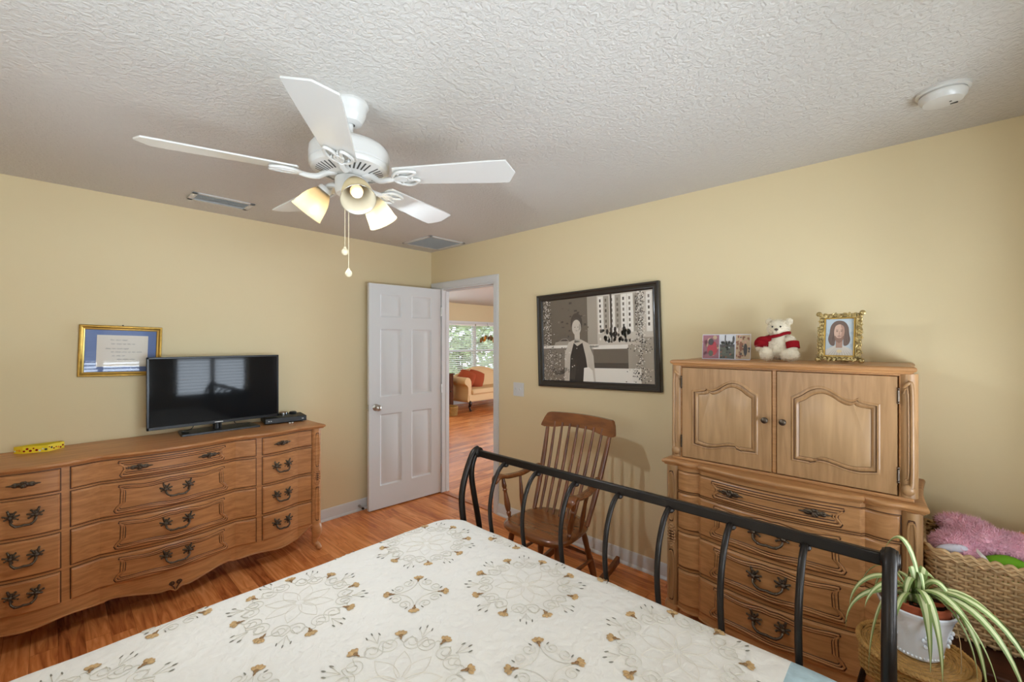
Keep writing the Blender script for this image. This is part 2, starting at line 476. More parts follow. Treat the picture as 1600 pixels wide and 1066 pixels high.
def remesh(mb, voxel, smooth_iter=6):
    """one continuous skin round the shapes collected in mb"""
    me = mb.mesh('skin', [], 0); o = bpy.data.objects.new('skin', me); COL.objects.link(o)
    r = o.modifiers.new('r', 'REMESH'); r.mode = 'VOXEL'; r.voxel_size = voxel
    s = o.modifiers.new('s', 'SMOOTH'); s.iterations = smooth_iter; s.factor = 0.5
    bpy.context.view_layer.update()
    ev = o.evaluated_get(bpy.context.evaluated_depsgraph_get()); m2 = ev.to_mesh()
    out = MB(); out.v = [v.co.copy() for v in m2.vertices]
    for p in m2.polygons: out.face(tuple(p.vertices), 0)
    ev.to_mesh_clear(); bpy.data.objects.remove(o); bpy.data.meshes.remove(me)
    return out
def fur(mb, count, length, seed, width=0.0016, mat=0, droop=0.3):
    """fine pile tufts standing on the faces already in mb"""
    rnd = random.Random(seed); base = list(range(len(mb.f))); areas = []
    for i in base:
        f = mb.f[i]; a = mb.v[f[0]]; areas.append((mb.v[f[1]]-a).cross(mb.v[f[2]]-a).length)
    pick = rnd.choices(base, weights=areas, k=count)
    for i in pick:
        f = mb.f[i]; P = [mb.v[k] for k in f]
        w = [rnd.random()+.01 for _ in P]; s = sum(w)
        p = sum((q*(x/s) for q, x in zip(P, w)), Vector())
        n = (P[1]-P[0]).cross(P[2]-P[0])
        if n.length < 1e-12: continue
        n = n.normalized()
        t = n.orthogonal().normalized(); t = Matrix.Rotation(rnd.random()*6.28, 3, n) @ t
        d = (n+t*rnd.uniform(-.8, .8)+n.cross(t)*rnd.uniform(-.8, .8)+Vector((0, 0, -droop))).normalized()
        l = length*rnd.uniform(.6, 1.2)
        b = len(mb.v); mb.v += [p-t*width, p+t*width, p+d*l]; mb.face((b, b+1, b+2), mat)

# ------------------------------------------------------------------ the room
H = 2.44
mb = MB(); mb.box(-3.5, 0.06, -4.25, 0.0, -0.12, 0); struct(mb.build('floor', M['floor'], smooth=0), 'red-brown wood plank floor')
mb = MB(); mb.box(0.06, 7.3, -4.75, 4.55, -0.12, 0); struct(mb.build('floor_hall', M['hallfloor'], smooth=0), 'red-brown wood plank floor beyond the doorway')
mb = MB(); mb.box(-3.7, 7.5, -4.95, 4.7, H, H+0.12); struct(mb.build('ceiling', M['ceil'], smooth=0), 'white knockdown textured ceiling')
mb = MB(); mb.box(-3.62, 0.12, 0, 0.12, 0, H); struct(mb.build('wall_left', M['wall'], smooth=0), 'pale yellow wall behind the dresser')
mb = MB()
mb.box(0, 0.07, -0.19, 0, 0, H); mb.box(0, 0.07, -0.93, -0.19, 2.05, H); mb.box(0, 0.07, -4.75, -0.93, 0, H)
struct(mb.build('wall_right', M['wall'], smooth=0), 'pale yellow wall with the doorway')
# wall behind the camera with its window
WZ0, WZ1 = 0.72, 2.08
WINS = ((-2.70, -1.78), (-1.50, -0.60))
mb = MB()
for xa, xb in ((-3.62, -2.70), (-1.78, -1.50), (-0.60, 0.12)): mb.box(xa, xb, -4.37, -4.25, 0, H)
for xa, xb in WINS: mb.box(xa, xb, -4.37, -4.25, 0, WZ0); mb.box(xa, xb, -4.37, -4.25, WZ1, H)
struct(mb.build('wall_rear', M['wall'], smooth=0))
SY0, SY1, SZ0 = -3.35, -1.85, 1.10
mb = MB()
mb.box(-3.62, -3.5, -4.25, SY0, 0, H); mb.box(-3.62, -3.5, SY1, 0, 0, H); mb.box(-3.62, -3.5, SY0, SY1, 0, SZ0); mb.box(-3.62, -3.5, SY0, SY1, WZ1, H)
struct(mb.build('wall_side', M['wall'], smooth=0))
def window(name, x0, x1, z0, z1, Mx, slats=True, pitch=0.046, tilt=24):
    """window in local coords: x along the wall, y into the room (0 = wall face)"""
    r = bpy.data.objects.new(name, None); COL.objects.link(r); struct(r)
    r.matrix_basis = Mx; r.matrix_world = Mx
    b = MB(); t = 0.035
    xm = (x0+x1)/2
    for a, c in ((x0, x0+t), (x1-t, x1), (xm-t*.8, xm+t*.8)): b.box(a, c, -0.09, -0.05, z0, z1)
    for a, c in ((z0, z0+t), (z1-t, z1), ((z0+z1)/2-t/2, (z0+z1)/2+t/2)): b.box(x0, x1, -0.088, -0.052, a, c)
    b.box(x0-0.03, x1+0.03, -0.05, 0.03, z0-0.025, z0)
    b.build('window_frame', M['white'], r, smooth=0, local=True)
    if slats:
        s = MB(); n = int((z1-z0-0.05)/pitch); ta = math.radians(tilt)
        for i in range(n):
            z = z0+0.02+i*pitch; dy = 0.024*math.cos(ta); dz = 0.024*math.sin(ta)
            for a, c in ((x0+0.02, xm-0.01), (xm+0.01, x1-0.02)):
                s.add([(a, -0.02-dy, z-dz), (c, -0.02-dy, z-dz), (c, -0.02+dy, z+dz), (a, -0.02+dy, z+dz)], [(0, 1, 2, 3)])
        s.box(x0+0.01, x1-0.01, -0.045, 0.0, z1-0.05, z1-0.005)
        s.build('blind_slats', M['slat'], r, smooth=0, local=True)
    return r
window('window_1', -.46, .46, WZ0, WZ1, Matrix.Translation((-2.24, -4.25, 0)))
window('added_side_window', -.75, .75, SZ0, WZ1, Matrix.Translation((-3.5, -2.60, 0)) @ Matrix.Rotation(-PI/2, 4, 'Z'))  # unseen window over the bed head, added for the side fill
window('window_3', -.45, .45, WZ0, WZ1, Matrix.Translation((-1.05, -4.25, 0)))

def baseboard(name, pts, nrm):
    """profile swept along a straight run; nrm points into the room"""
    a, c = Vector(pts[0]), Vector(pts[1]); n = Vector(nrm)
    prof = [(0, 0), (0.024, 0), (0.024, 0.008), (0.016, 0.018), (0.013, 0.02), (0.013, 0.07), (0.010, 0.078), (0.010, 0.084), (0.004, 0.096), (0, 0.098)]
    b = MB(); b.loops([[p+n*d+Vector((0, 0, z)) for d, z in prof] for p in (a, c)], 0, True, True)
    return struct(b.build(name, M['white'], smooth=30))
baseboard('baseboard_left', ((-3.5, 0, 0), (0, 0, 0)), (0, -1, 0))
baseboard('baseboard_right', ((0, -0.985, 0), (0, -4.25, 0)), (-1, 0, 0))

# door casing and jambs
mb = MB()
def casing(b, y0, y1, z0, z1, vertical):
    b.box(-0.012, 0, y0, y1, z0, z1)
    if vertical: b.box(-0.018, 0, y0+0.012, y1-0.018, z0, z1)
    else: b.box(-0.018, 0, y0, y1, z0+0.012, z1-0.018)
mb.box(-0.014, 0.0, -0.988, -0.93, 0, 2.0495); mb.box(-0.018, -0.0141, -0.98, -0.952, 0, 2.0655)
mb.box(-0.013, 0.0, -0.177, -0.125, 0, 2.0495)
mb.box(-0.014, 0.0, -0.988, -0.015, 2.05, 2.115); mb.box(-0.018, -0.0141, -0.98, -0.02, 2.066, 2.105)
mb.box(-0.0135, 0.078, -0.196, -0.178, 0, 2.0495); mb.box(0.0005, 0.078, -0.942, -0.925, 0, 2.05); mb.box(0.0005, 0.078, -0.925, -0.196, 2.036, 2.055)
mb.box(0.035, 0.06, -0.199, -0.196, 0, 2.04); mb.box(0.04, 0.075, -0.93, -0.918, 0, 2.04); mb.box(0.04, 0.075, -0.93, -0.2, 2.026, 2.038)
struct(mb.build('trim_1', M['white'], bevel=0.003, smooth=30), 'white door casing round the open doorway')
mb = MB(); mb.box(-0.012, 0.045, -0.925, -0.195, 0.0, 0.006)
struct(mb.build('trim_2', M['strip'], bevel=0.003, smooth=30), 'wood threshold strip in the doorway')

# six-panel door leaf, swung open towards the left wall
DOORM = Matrix.Translation((-0.022, -0.186, 0)) @ Matrix.Rotation(PI-math.atan2(0.056, 0.745), 4, 'Z')
DOORM = Matrix.Translation((-0.022, -0.186, 0)) @ Matrix.Rotation(PI-0.078, 4, 'Z')
door = bpy.data.objects.new('door_1', None); COL.objects.link(door); struct(door, 'white six-panel door standing open'); door.matrix_basis = DOORM
DW = 0.748
cols = [(0.105, 0.325), (0.425, 0.643)]
rows = [(0.215, 0.862), (1.018, 1.635), (1.742, 1.95)]
offs = [0, 0.012, 0.030, 0.052]
us = sorted(set([0, DW]+[a+o_ for a, b_ in cols for o_ in offs]+[b_-o_ for a, b_ in cols for o_ in offs]))
zs = sorted(set([0.012, 2.042]+[a+o_ for a, b_ in rows for o_ in offs]+[b_-o_ for a, b_ in rows for o_ in offs]))
def dd(u, z):
    for a, b_ in cols:
        for c, d in rows:
            if a <= u <= b_ and c <= z <= d:
                e = min(u-a, b_-u, z-c, d-z)
                pts = [(0, 0), (0.012, 0.010), (0.030, 0.010), (0.052, 0.003)]
                for (e0, h0), (e1, h1) in zip(pts, pts[1:]):
                    if e <= e1+1e-9: return lerp(h0, h1, (e-e0)/(e1-e0))
                return 0.003
    return 0
mb = MB()
mb.grid(us, zs, lambda u, z: (u, 0.0+dd(u, z)*-1+0.0, z))   # local +y looks to the room side after the turn
mb.grid(us, zs, lambda u, z: (u, -0.035+dd(u, z), z), flip=True)
mb.add([(0, 0, .012), (0, -.035, .012), (0, -.035, 2.042), (0, 0, 2.042)], [(0, 1, 2, 3)]); mb.add([(DW, 0, .012), (DW, -.035, .012), (DW, -.035, 2.042), (DW, 0, 2.042)], [(0, 1, 2, 3)])
mb.add([(0, 0, .012), (0, -.035, .012), (DW, -.035, .012), (DW, 0, .012)], [(0, 1, 2, 3)]); mb.add([(0, 0, 2.042), (0, -.035, 2.042), (DW, -.035, 2.042), (DW, 0, 2.042)], [(0, 1, 2, 3)])
mb.build('door_leaf', M['white'], door, smooth=20, local=True)
mb = MB()
for s in (1, -1):
    R = Matrix.Rotation(-PI/2*s, 4, 'X')
    mb.lathe([(0.0, 0.0), (0.031, 0.0), (0.031, 0.004), (0.026, 0.008), (0.012, 0.012), (0.011, 0.03), (0.018, 0.036), (0.026, 0.045), (0.027, 0.055), (0.022, 0.064), (0.010, 0.069), (0.0, 0.07)],
             (DW-0.065, 0 if s > 0 else -0.035, 0.93), 24, 0, R)
o = mb.build('door_knob', M['silver'], door, local=True); o['label'] = 'satin nickel door knob'
mb = MB(); mb.box(DW-0.0005, DW+0.0015, -0.03, -0.005, 0.90, 0.96); mb.box(DW, DW+0.010, -0.024, -0.010, 0.922, 0.938)
mb.build('latch_plate', M['silver'], door, local=True)
for z in (0.25, 1.05, 1.82):
    mb = MB(); mb.tube([(-0.004, 0.004, z-0.045), (-0.004, 0.004, z+0.045)], 0.006, 10); mb.box(-0.004, 0.0, -0.03, 0.002, z-0.045, z+0.045)
    mb.build('hinge', M['silver'], door, local=True)

# spring door stop on the left baseboard
dst = thing('door_stop', 'small dark spring door stop on the white baseboard', 'door stop', (-0.80, -0.014, 0.045))
mb = MB(); mb.tube([(-0.80, -0.013, 0.045), (-0.80, -0.022, 0.045)], 0.011, 12)
mb.tube([(-0.80+0.007*math.cos(t*5), -0.022-t*0.006, 0.045+0.007*math.sin(t*5)-0.0006*t) for t in lin_space(0, 9, 90)], 0.0016, 5)
mb.build('spring', M['silver'], dst)
mb = MB(); mb.tube([(-0.80, -0.075, 0.040), (-0.80, -0.088, 0.039)], 0.010, 12); mb.build('rubber_tip', M['black'], dst)

# light switch
sw = thing('light_switch', 'white double light switch plate on the yellow wall beside the doorway', 'light switch', (0, -1.222, 1.06))
mb = MB(); mb.box(-0.006, 0, -1.281, -1.163, 1.06, 1.175); mb.build('cover_plate', M['white'], sw, bevel=0.003)
for y in (-1.245, -1.199):
    mb = MB(); mb.box(-0.008, -0.004, y-0.006, y+0.006, 1.105, 1.13); mb.add([(-0.006, y-.004, 1.112), (-0.006, y+.004, 1.112), (-0.006, y+.004, 1.126), (-0.006, y-.004, 1.126), (-0.017, y-.0035, 1.125), (-0.017, y+.0035, 1.125), (-0.016, y+.0035, 1.131), (-0.016, y-.0035, 1.131)], [(0, 1, 5, 4), (1, 2, 6, 5), (2, 3, 7, 6), (3, 0, 4, 7), (4, 5, 6, 7)])
    mb.build('toggle', M['white'], sw, smooth=0)

# ceiling fittings
v = thing('supply_vent', 'long white slotted vent in the ceiling near the left wall', 'vent', (-1.925, -0.34, H))
mb = MB()
x0, x1, y0, y1 = -2.095, -1.755, -0.435, -0.252
mb.box(x0, x1, y0, y0+.028, H-.007, H); mb.box(x0, x1, y1-.028, y1, H-.007, H); mb.box(x0, x0+.03, y0, y1, H-.007, H); mb.box(x1-.03, x1, y0, y1, H-.007, H)
mb.build('vent_frame', M['white'], v, bevel=0.002)
for k in range(5):
    yy = y0+.034+k*.027; mb = MB()
    mb.add([(x0+.03, yy, H-.012), (x1-.03, yy, H-.012), (x1-.03, yy+.022, H-.001), (x0+.03, yy+.022, H-.001)], [(0, 1, 2, 3)])
    mb.add([(x0+.03, yy-.001, H-.013), (x1-.03, yy-.001, H-.013), (x1-.03, yy+.0, H-.012), (x0+.03, yy+.0, H-.012)], [(0, 1, 2, 3)])
    mb.build('louver', M['white'], v, smooth=0)
mb = MB(); mb.box(x0+.03, x1-.03, y0+.028, y1-.028, H-.0012, H-.0002); mb.build('vent_backing', M['ventback'], v, smooth=0)
v = thing('return_grille', 'square white return air grille in the ceiling corner above the door', 'vent', (-0.25, -0.39, H))
x0, x1, y0, y1 = -0.455, -0.055, -0.60, -0.17
mb = MB(); mb.box(x0, x1, y0, y0+.03, H-.008, H); mb.box(x0, x1, y1-.03, y1, H-.008, H); mb.box(x0, x0+.03, y0, y1, H-.008, H); mb.box(x1-.03, x1, y0, y1, H-.008, H)
mb.build('grille_frame', M['white'], v, bevel=0.002)
mb = MB()
for k in range(24):
    yy = y0+.032+k*.0155
    mb.add([(x0+.03, yy, H-.009), (x1-.03, yy, H-.009), (x1-.03, yy+.010, H-.001), (x0+.03, yy+.010, H-.001)], [(0, 1, 2, 3)])
mb.build('grille_fins', M['white'], v, smooth=0)
mb = MB(); mb.box(x0+.03, x1-.03, y0+.03, y1-.03, H-.0012, H-.0002); mb.build('grille_backing', M['ventback'], v, smooth=0)
v = thing('smoke_detector', 'round white smoke detector on the ceiling at the right', 'smoke detector', (-0.465, -3.725, H))
mb = MB(); mb.lathe([(0, 0), (0.074, 0), (0.074, -0.008), (0.071, -0.011), (0.064, -0.012)], (-0.465, -3.725, H), 48); mb.build('base_ring', M['fanwhite'], v)
mb = MB(); mb.lathe([(0.063, -0.008), (0.063, -0.014), (0.066, -0.018), (0.064, -0.03), (0.054, -0.042), (0.03, -0.046), (0, -0.046)], (-0.465, -3.725, H), 48); mb.build('cover', M['fanwhite'], v)
mb = MB(); mb.ball((-0.465, -3.745, H-.046), (.004, .004, .002), 8, 6); mb.box(-0.444, -0.438, -3.765, -3.745, H-.0475, H-.044); mb.build('indicator', M['slot'], v, smooth=0)

# ------------------------------------------------------------------ carved bedroom furniture (local frame: wall at y=0, front towards -y)
def hump(u): return math.sin(PI*max(0, min(1, u)))
def f_dresser(x):
    a = abs(x)
    if a < 0.315: d = 0.055*hump((a/0.315+1)/2)
    elif a < 0.70: d = 0.042*hump((a-0.315)/0.385)
    else: d = 0.012*min(1, (a-0.70)/0.10)
    return -(0.445+d)
def f_armoire(x):
    a = abs(x)
    if a < 0.325: d = 0.045*hump((a/0.325+1)/2)+0.012
    else: d = 0.016*hump((a-0.325)/0.115) if a < 0.44 else 0
    return -(0.445+d)

def xsamples(x0, x1, n, breaks=()):
    xs = lin_space(x0, x1, n)+[b for b in breaks if x0 < b < x1]
    return sorted(set(round(x, 5) for x in xs))
def rosette(b, f, cx, cz, s, mir, mat=0):
    """leafy bronze rosette of a bail pull"""
    y = f(cx)-0.018
    b.ball((cx, y-.004*s, cz), (.010*s, .008*s, .010*s), 10, 6, mat)
    for k, (ang, L, w) in enumerate([(75, .030, .010), (125, .026, .009), (165, .026, .010), (205, .024, .008), (25, .022, .008), (-20, .016, .007), (255, .018, .008), (100, .017, .012)]):
        a = math.radians(ang); a = a if mir > 0 else PI-a
        R = Matrix.Rotation(-a, 3, 'Y')
        c = (cx+math.cos(a)*L*.6*s, y+0.004-.002*(k % 3), cz+math.sin(a)*L*.6*s)
        b.ball(c, (L*.62*s, .0055*s, w*.55*s), 8, 5, mat, R)
        tip = (cx+math.cos(a)*L*1.15*s, y+.001, cz+math.sin(a)*L*1.15*s)
        b.ball(tip, (.0048*s, .005*s, .0048*s), 6, 5, mat)
def bail(b, f, cx, cz, w, s=1.0):
    for sg in (-1, 1): rosette(b, f, cx+sg*w/2, cz+.008, s, sg)
    y = f(cx)-.02
    pts = [(cx-w/2, f(cx-w/2)-.022, cz+.004), (cx-w*.46, y-.014, cz-.014), (cx-w*.30, y-.020, cz-.028), (cx-w*.10, y-.020, cz-.030), (cx, y-.021, cz-.0275), (cx+w*.10, y-.020, cz-.030), (cx+w*.30, y-.020, cz-.028), (cx+w*.46, y-.014, cz-.014), (cx+w/2, f(cx+w/2)-.022, cz+.004)]
    c = catmull(pts, 5)
    b.tube(c, [.0042*s+.0016*s*math.sin(PI*i/(len(c)-1)) for i in range(len(c))], 8)
    for q in (2, 6): b.ball(pts[q], .0068*s, 8, 6)
def knob_plate(b, f, cx, cz, s=1.0):
    y = f(cx)-.017
    for sg in (-1, 1):
        for k, (d, L, w, dz) in enumerate([(.014, .013, .011, 0), (.026, .013, .008, .004), (.026, .013, .008, -.004), (.040, .014, .0045, 0), (.050, .008, .003, 0)]):
            b.ball((cx+sg*d*s, f(cx+sg*d*s)-.016, cz+dz*s), (L*s, .004*s, w*s), 8, 5)
    for k in range(6):
        a = k*PI/3; b.ball((cx+.010*math.cos(a)*s, y, cz+.011*math.sin(a)*s), (.007*s, .005*s, .007*s), 8, 5)
    b.lathe([(0, .026), (.006, .025), (.0105, .020), (.0105, .016), (.006, .010), (.006, 0)], (cx, y+.002, cz), 14, 0, Matrix.Rotation(PI/2, 3, 'X') @ Matrix.Scale(s, 3))
    for k in range(5):
        a = k*2*PI/5; b.ball((cx+.006*math.cos(a)*s, y-.021*s, cz+.006*math.sin(a)*s), .0042*s, 6, 4)
def panel_outline(x0, x1, z0, z1, style):
    """closed list of (x, z), clockwise from the top left"""
    w = x1-x0; P = []
    if style == 'long':
        n = .020
        P += [(x0+.002, z1), (x1-.002, z1), (x1, z1-.008), (x1-n, z1-.35*(z1-z0)), (x1-n-.002, (z0+z1)/2-.004), (x1-.006, z0+.010), (x1-.012, z0), (x0+.012, z0), (x0+.006, z0+.010), (x0+n+.002, (z0+z1)/2-.004), (x0+n, z1-.35*(z1-z0)), (x0, z1-.008)]
        P = [(lerp(a_[0], c_[0], k_/n_), lerp(a_[1], c_[1], k_/n_)) for a_, c_ in zip(P, P[1:]+P[:1]) for n_ in (max(1, int(math.hypot(a_[0]-c_[0], a_[1]-c_[1])/.015)),) for k_ in range(n_)]
    else:
        top = []; i = .020
        for k in range(33):
            t = -1+2*k/32; a = abs(t)
            z = z1-.013*(1-math.cos(2*PI*a))/2*(1 if a < .5 else 1)-.007*math.exp(-(a/.09)**2)+.004*math.cos(PI*a)-.002
            top.append((lerp(x0+i, x1-i, (t+1)/2), z))
        right = [(x1-i+.002, z1-.012), (x1-i-.006, z1-.022), (x1-i-.008, z1-.036), (x1-i-.005, z0+.052), (x1-.010, z0+.034), (x1, z0+.016), (x1-.006, z0+.004)]
        bot = []
        for k in range(33):
            t = 1-2*k/32; a = abs(t)
            z = z0+.004-.004*math.cos(2*PI*a)-.006*(1-a)+.003
            bot.append((lerp(x0+.014, x1-.014, (t+1)/2), z))
        left = [(x0+x1-p[0], p[1]) for p in right[::-1]]
        P = top+right+bot+left
    return P
def moulding(b, f, out, p=.012, wood_mat=0, dark_mat=1):
    cx = sum(q[0] for q in out)/len(out); cz = sum(q[1] for q in out)/len(out)
    hx = max(q[0] for q in out)-cx; hz = max(q[1] for q in out)-cz
    def ring(d):
        return [(cx+(x-cx)*(1-d/hx), cz+(z-cz)*(1-d/hz)) for x, z in out]
    def P3(r, dy): return [(x, f(x)-p-dy, z) for x, z in r]
    b.tube(P3(ring(0.0), -.0005), .0030, 6, dark_mat, True)
    b.tube(P3(ring(.0055), .001), .0050, 8, wood_mat, True)
    b.tube(P3(ring(.0115), -.0005), .0028, 6, dark_mat, True)
    b.tube(P3(ring(.0165), .0), .0040, 8, wood_mat, True)
    b.tube(P3(ring(.0215), -.0008), .0028, 6, dark_mat, True)
def drawer_front(f, x0, x1, z0, z1, p=.012, breaks=()):
    b = MB()
    xs = sorted(set([x0, x0+.003, x0+.008, x1-.008, x1-.003, x1]+[x for x in xsamples(x0+.01, x1-.01, max(8, int((x1-x0)/.022)), breaks)]))
    zs = [z0, z0+.003, z0+.008, (z0+z1)/2, z1-.008, z1-.003, z1]
    def w(v, a, c):
        e = min(v-a, c-v)
        return 0 if e < 1e-6 else (.75 if e < .0035 else 1)
    fn = lambda x, z: (x, f(x)-p*min(w(x, x0, x1), w(z, z0, z1)), z)
    b.grid(xs, zs, fn)
    return b
def drawer(parent, f, x0, x1, z0, z1, pulls, style=None, breaks=(), s=1.0, inset=None):
    b = drawer_front(f, x0, x1, z0, z1, breaks=breaks)
    d = b.build('drawer', [M['woodx']], parent, local=True, smooth=18)
    if style:
        q = MB(); i = inset or (.02, .02)
        moulding(q, f, panel_outline(i[0], i[1], z0+.012, z1-.010, style))
        q.build('carved_moulding', [M['woodx'], M['glaze']], d, local=True, smooth=60)
    for kind, cx, cz, w in pulls:
        q = MB()
        if kind == 'bail': bail(q, f, cx, cz, w, s)
        else: knob_plate(q, f, cx, cz, s)
        q.build('handle' if kind == 'bail' else 'knob', M['bronze'], d, local=True, smooth=60)
    return d
def slab_top(f, hw, depth_extra, z0, z1, back=-.005, n=61, side=.0, breaks=()):
    """shaped furniture top with a moulded edge"""
    b = MB(); xs = xsamples(-hw, hw, n, breaks); t = z1-z0
    def loop(d, z):
        P = []
        for x in xs:
            u = x*(hw+d)/hw
            e = max(0, abs(x)-(hw-.05))/.05
            yy = f(max(-hw+.04, min(hw-.04, x)))-depth_extra-d-.006*e+.0*e
            P.append((u, yy, z))
        # side returns: gently waved ends
        k = 7
        R = [(hw+d-.012*math.sin(PI*i/k)-.004*i/k, lerp(P[-1][1], back, i/k), z) for i in range(1, k+1)]
        return P+R+[(-x, y, zz) for x, y, zz in R[::-1]]
    prof = [(-.022, z0), (-.012, z0+.12*t), (-.010, z0+.30*t), (-.003, z0+.42*t), (0, z0+.62*t), (-.001, z0+.82*t), (-.006, z1-.001), (-.010, z1)]
    b.loops([loop(d, z) for d, z in prof], 0, True, True)
    return b
def carcass(f, hw, z0, z1, breaks=(), n=61):
    b = MB(); xs = xsamples(-hw, hw, n, breaks)
    front = [(x, f(x)) for x in xs]
    pts = front+[(hw, -.012), (-hw, -.012)]
    b.loops([[(x, y, z0) for x, y in pts], [(x, y, z1) for x, y in pts]], 0, True, True)
    return b
def glaze_rects(b, f, rects, mat, g=.0035):
    for x0, x1, z0, z1 in rects:
        for a, c, d, e in ((x0-g, x1+g, z0-g, z0), (x0-g, x1+g, z1, z1+g), (x0-g, x0, z0, z1), (x1, x1+g, z0, z1)):
            b.grid(xsamples(a, c, max(2, int((c-a)/.02)+2), BR), [d, e], lambda x, z: (x, f(x)-.0012, z), mat)
def apron(f, low, hw, ztop, breaks, th=.022, n=121):
    b = MB(); xs = xsamples(-hw, hw, n, breaks)
    def fr(x, t): return (x, f(x)-.002, lerp(low(x), ztop, t))
    b.grid(xs, [0, .12, .5, 1], fr)
    b.grid(xs, [0, 1], lambda x, t: (x, f(x)-.002+th*t, low(x)), flip=True)
    b.grid(xs, [0, 1], lambda x, t: (x, f(x)-.002+th, lerp(low(x), ztop, t)), flip=True)
    b.tube([(x, f(x)-.003, low(x)+.003) for x in xs], .0045, 6)
    return b
def cab_leg(b, x, y, sgn, h=.205):
    """short cabriole leg curling to a scroll foot"""
    P = [(x-.004*sgn, y+.020, h), (x+.004*sgn, y+.008, h*.8), (x+.006*sgn, y+.002, h*.62), (x-.002*sgn, y+.010, h*.40), (x-.002*sgn, y+.012, h*.24), (x+.010*sgn, y-.002, .036), (x+.016*sgn, y-.010, .018)]
    R = [.034, .040, .036, .024, .018, .017, .018]
    c = catmull(P, 5); r = []
    for i in range(len(c)):
        t = i/5; k = min(int(t), len(R)-2); r.append(lerp(R[k], R[k+1], t-k))
    b.tube(c, r, 14)
    b.ball((x+.016*sgn, y-.012, .017), (.019, .018, .017), 12, 8)
def carved_post(b, x, y, z0, z1, w=.036, mat=0, dark=1):
    """rounded corner post with a fluted strip and a carved oval"""
    zc = (z0+z1)/2
    b.tube([(x, y, z0), (x, y, z1)], w, 16, mat)
    for a, c in ((z0+.03, zc-.075), (zc+.075, z1-.03)):
        pts = []
        for k in range(24):
            t = 2*PI*k/24; pts.append((x+.013*math.cos(t), y-w*.93, (a+c)/2+(c-a)/2*max(-1, min(1, 1.25*math.sin(t)))))
        b.tube(pts, .0036, 6, dark, True); b.tube([(px, py-.002, lerp((a+c)/2, pz, .93)) for px, py, pz in pts], .004, 6, mat, True)
    for k in range(20):
        t = 2*PI*k/20; b.ball((x+.018*math.cos(t), y-w*.86, zc+.058*math.sin(t)), (.006, .008, .007), 6, 5, mat)
    b.ball((x, y-w*.72, zc), (.016, .012, .052), 12, 8, dark)
    for k in range(7):
        zz = zc-.042+k*.014; s_ = 1-abs(k-3)*.14
        for sg in (-1, 1): b.ball((x+sg*.0065*s_, y-w*.95, zz), (.008*s_, .007, .0046), 6, 5, mat, Matrix.Rotation(sg*.5, 3, 'Y'))

BR = (-.70, -.315, .315, .70)
def build_dresser():
    M['woodx'] = M['woodd']
    t = thing('dresser', 'long twelve-drawer honey wood dresser with bronze handles under the television', 'dresser', (-2.19, 0, 0))
    f = f_dresser; hw = .845
    rowz = [(.768, .877), (.572, .752), (.376, .554), (.198, .357)]
    rects = []
    for z0, z1 in rowz: rects += [(-.425, .425, z0, z1), (.462, .792, z0, z1), (-.792, -.462, z0, z1)]
    b = carcass(f, hw, .17, .89, BR); glaze_rects(b, f, rects, 1)
    b.build('carcass', [M['woodd'], M['glaze']], t, local=True, smooth=18)
    def low(x):
        a = abs(x)
        if a < .315:
            u = a/.315
            return .078+.046*(0.5-0.5*math.cos(PI*min(1, u*1.15)))-.016*max(0, (u-.88)/.12)+.010*max(0, 1-abs(u-.10)/.1)-.010*max(0, 1-u/.06)
        if a < .70:
            u = (a-.315)/.385
            return .112+.030*math.sin(PI*u)**2*(1-u)*1.2-.034*math.sin(PI*u)**2*u+.006*u
        return .118+.07*min(1, (a-.70)/.09)
    b = apron(f, low, hw-.02, .20, BR)
    o = b.build('apron', M['woodd'], t, local=True, smooth=22)
    q = MB()
    for sg in (-1, 1):
        q.tube([(sg*(.016+.013*(1-k/26)*math.cos(k*.42)), f(0)-.006, .118+.013*(1-k/26)*math.sin(k*.42)) for k in range(22)], .0032, 6)
        q.tube(catmull([(sg*.004, f(0)-.005, .082), (sg*.010, f(0)-.006, .098), (sg*.029, f(0)-.006, .118)], 5), .003, 6)
    q.build('carved_scroll', M['glaze'], o, local=True)
    for sg in (-1, 1):
        b = MB(); carved_post(b, sg*.826, -.446, .19, .885, .034)
        b.build('corner_post', [M['woodd'], M['glaze']], t, local=True)
        b = MB(); cab_leg(b, sg*.826, -.455, sg); b.build('leg', M['woodd'], t, local=True, smooth=60)
        b = MB(); b.box(sg*.80, sg*.845, -.06, -.015, 0, .18); b.build('leg', M['woodd'], t, local=True, bevel=.004)
    slab_top(f, .885, .020, .882, .912, breaks=BR, n=81).build('top', M['woodd'], t, local=True, smooth=40)
    for i, (z0, z1) in enumerate(rowz):
        zc = (z0+z1)/2
        if i == 0:
            drawer(t, f, -.425, .425, z0, z1, [('knob', -.158, zc+.004, 0), ('knob', .165, zc+.004, 0)], 'long', BR, inset=(-.245, .255))
        else:
            drawer(t, f, -.425, .425, z0, z1, [('bail', .008, zc+.006, .112)], 'shaped', BR, inset=(-.262, .268))
        for sg in (-1, 1):
            a, c = (.462, .792) if sg > 0 else (-.792, -.462)
            drawer(t, f, a, c, z0, z1, [('knob' if i == 0 else 'bail', sg*.585, zc+.006, .085)], None, BR)
    return t
dresser = build_dresser()

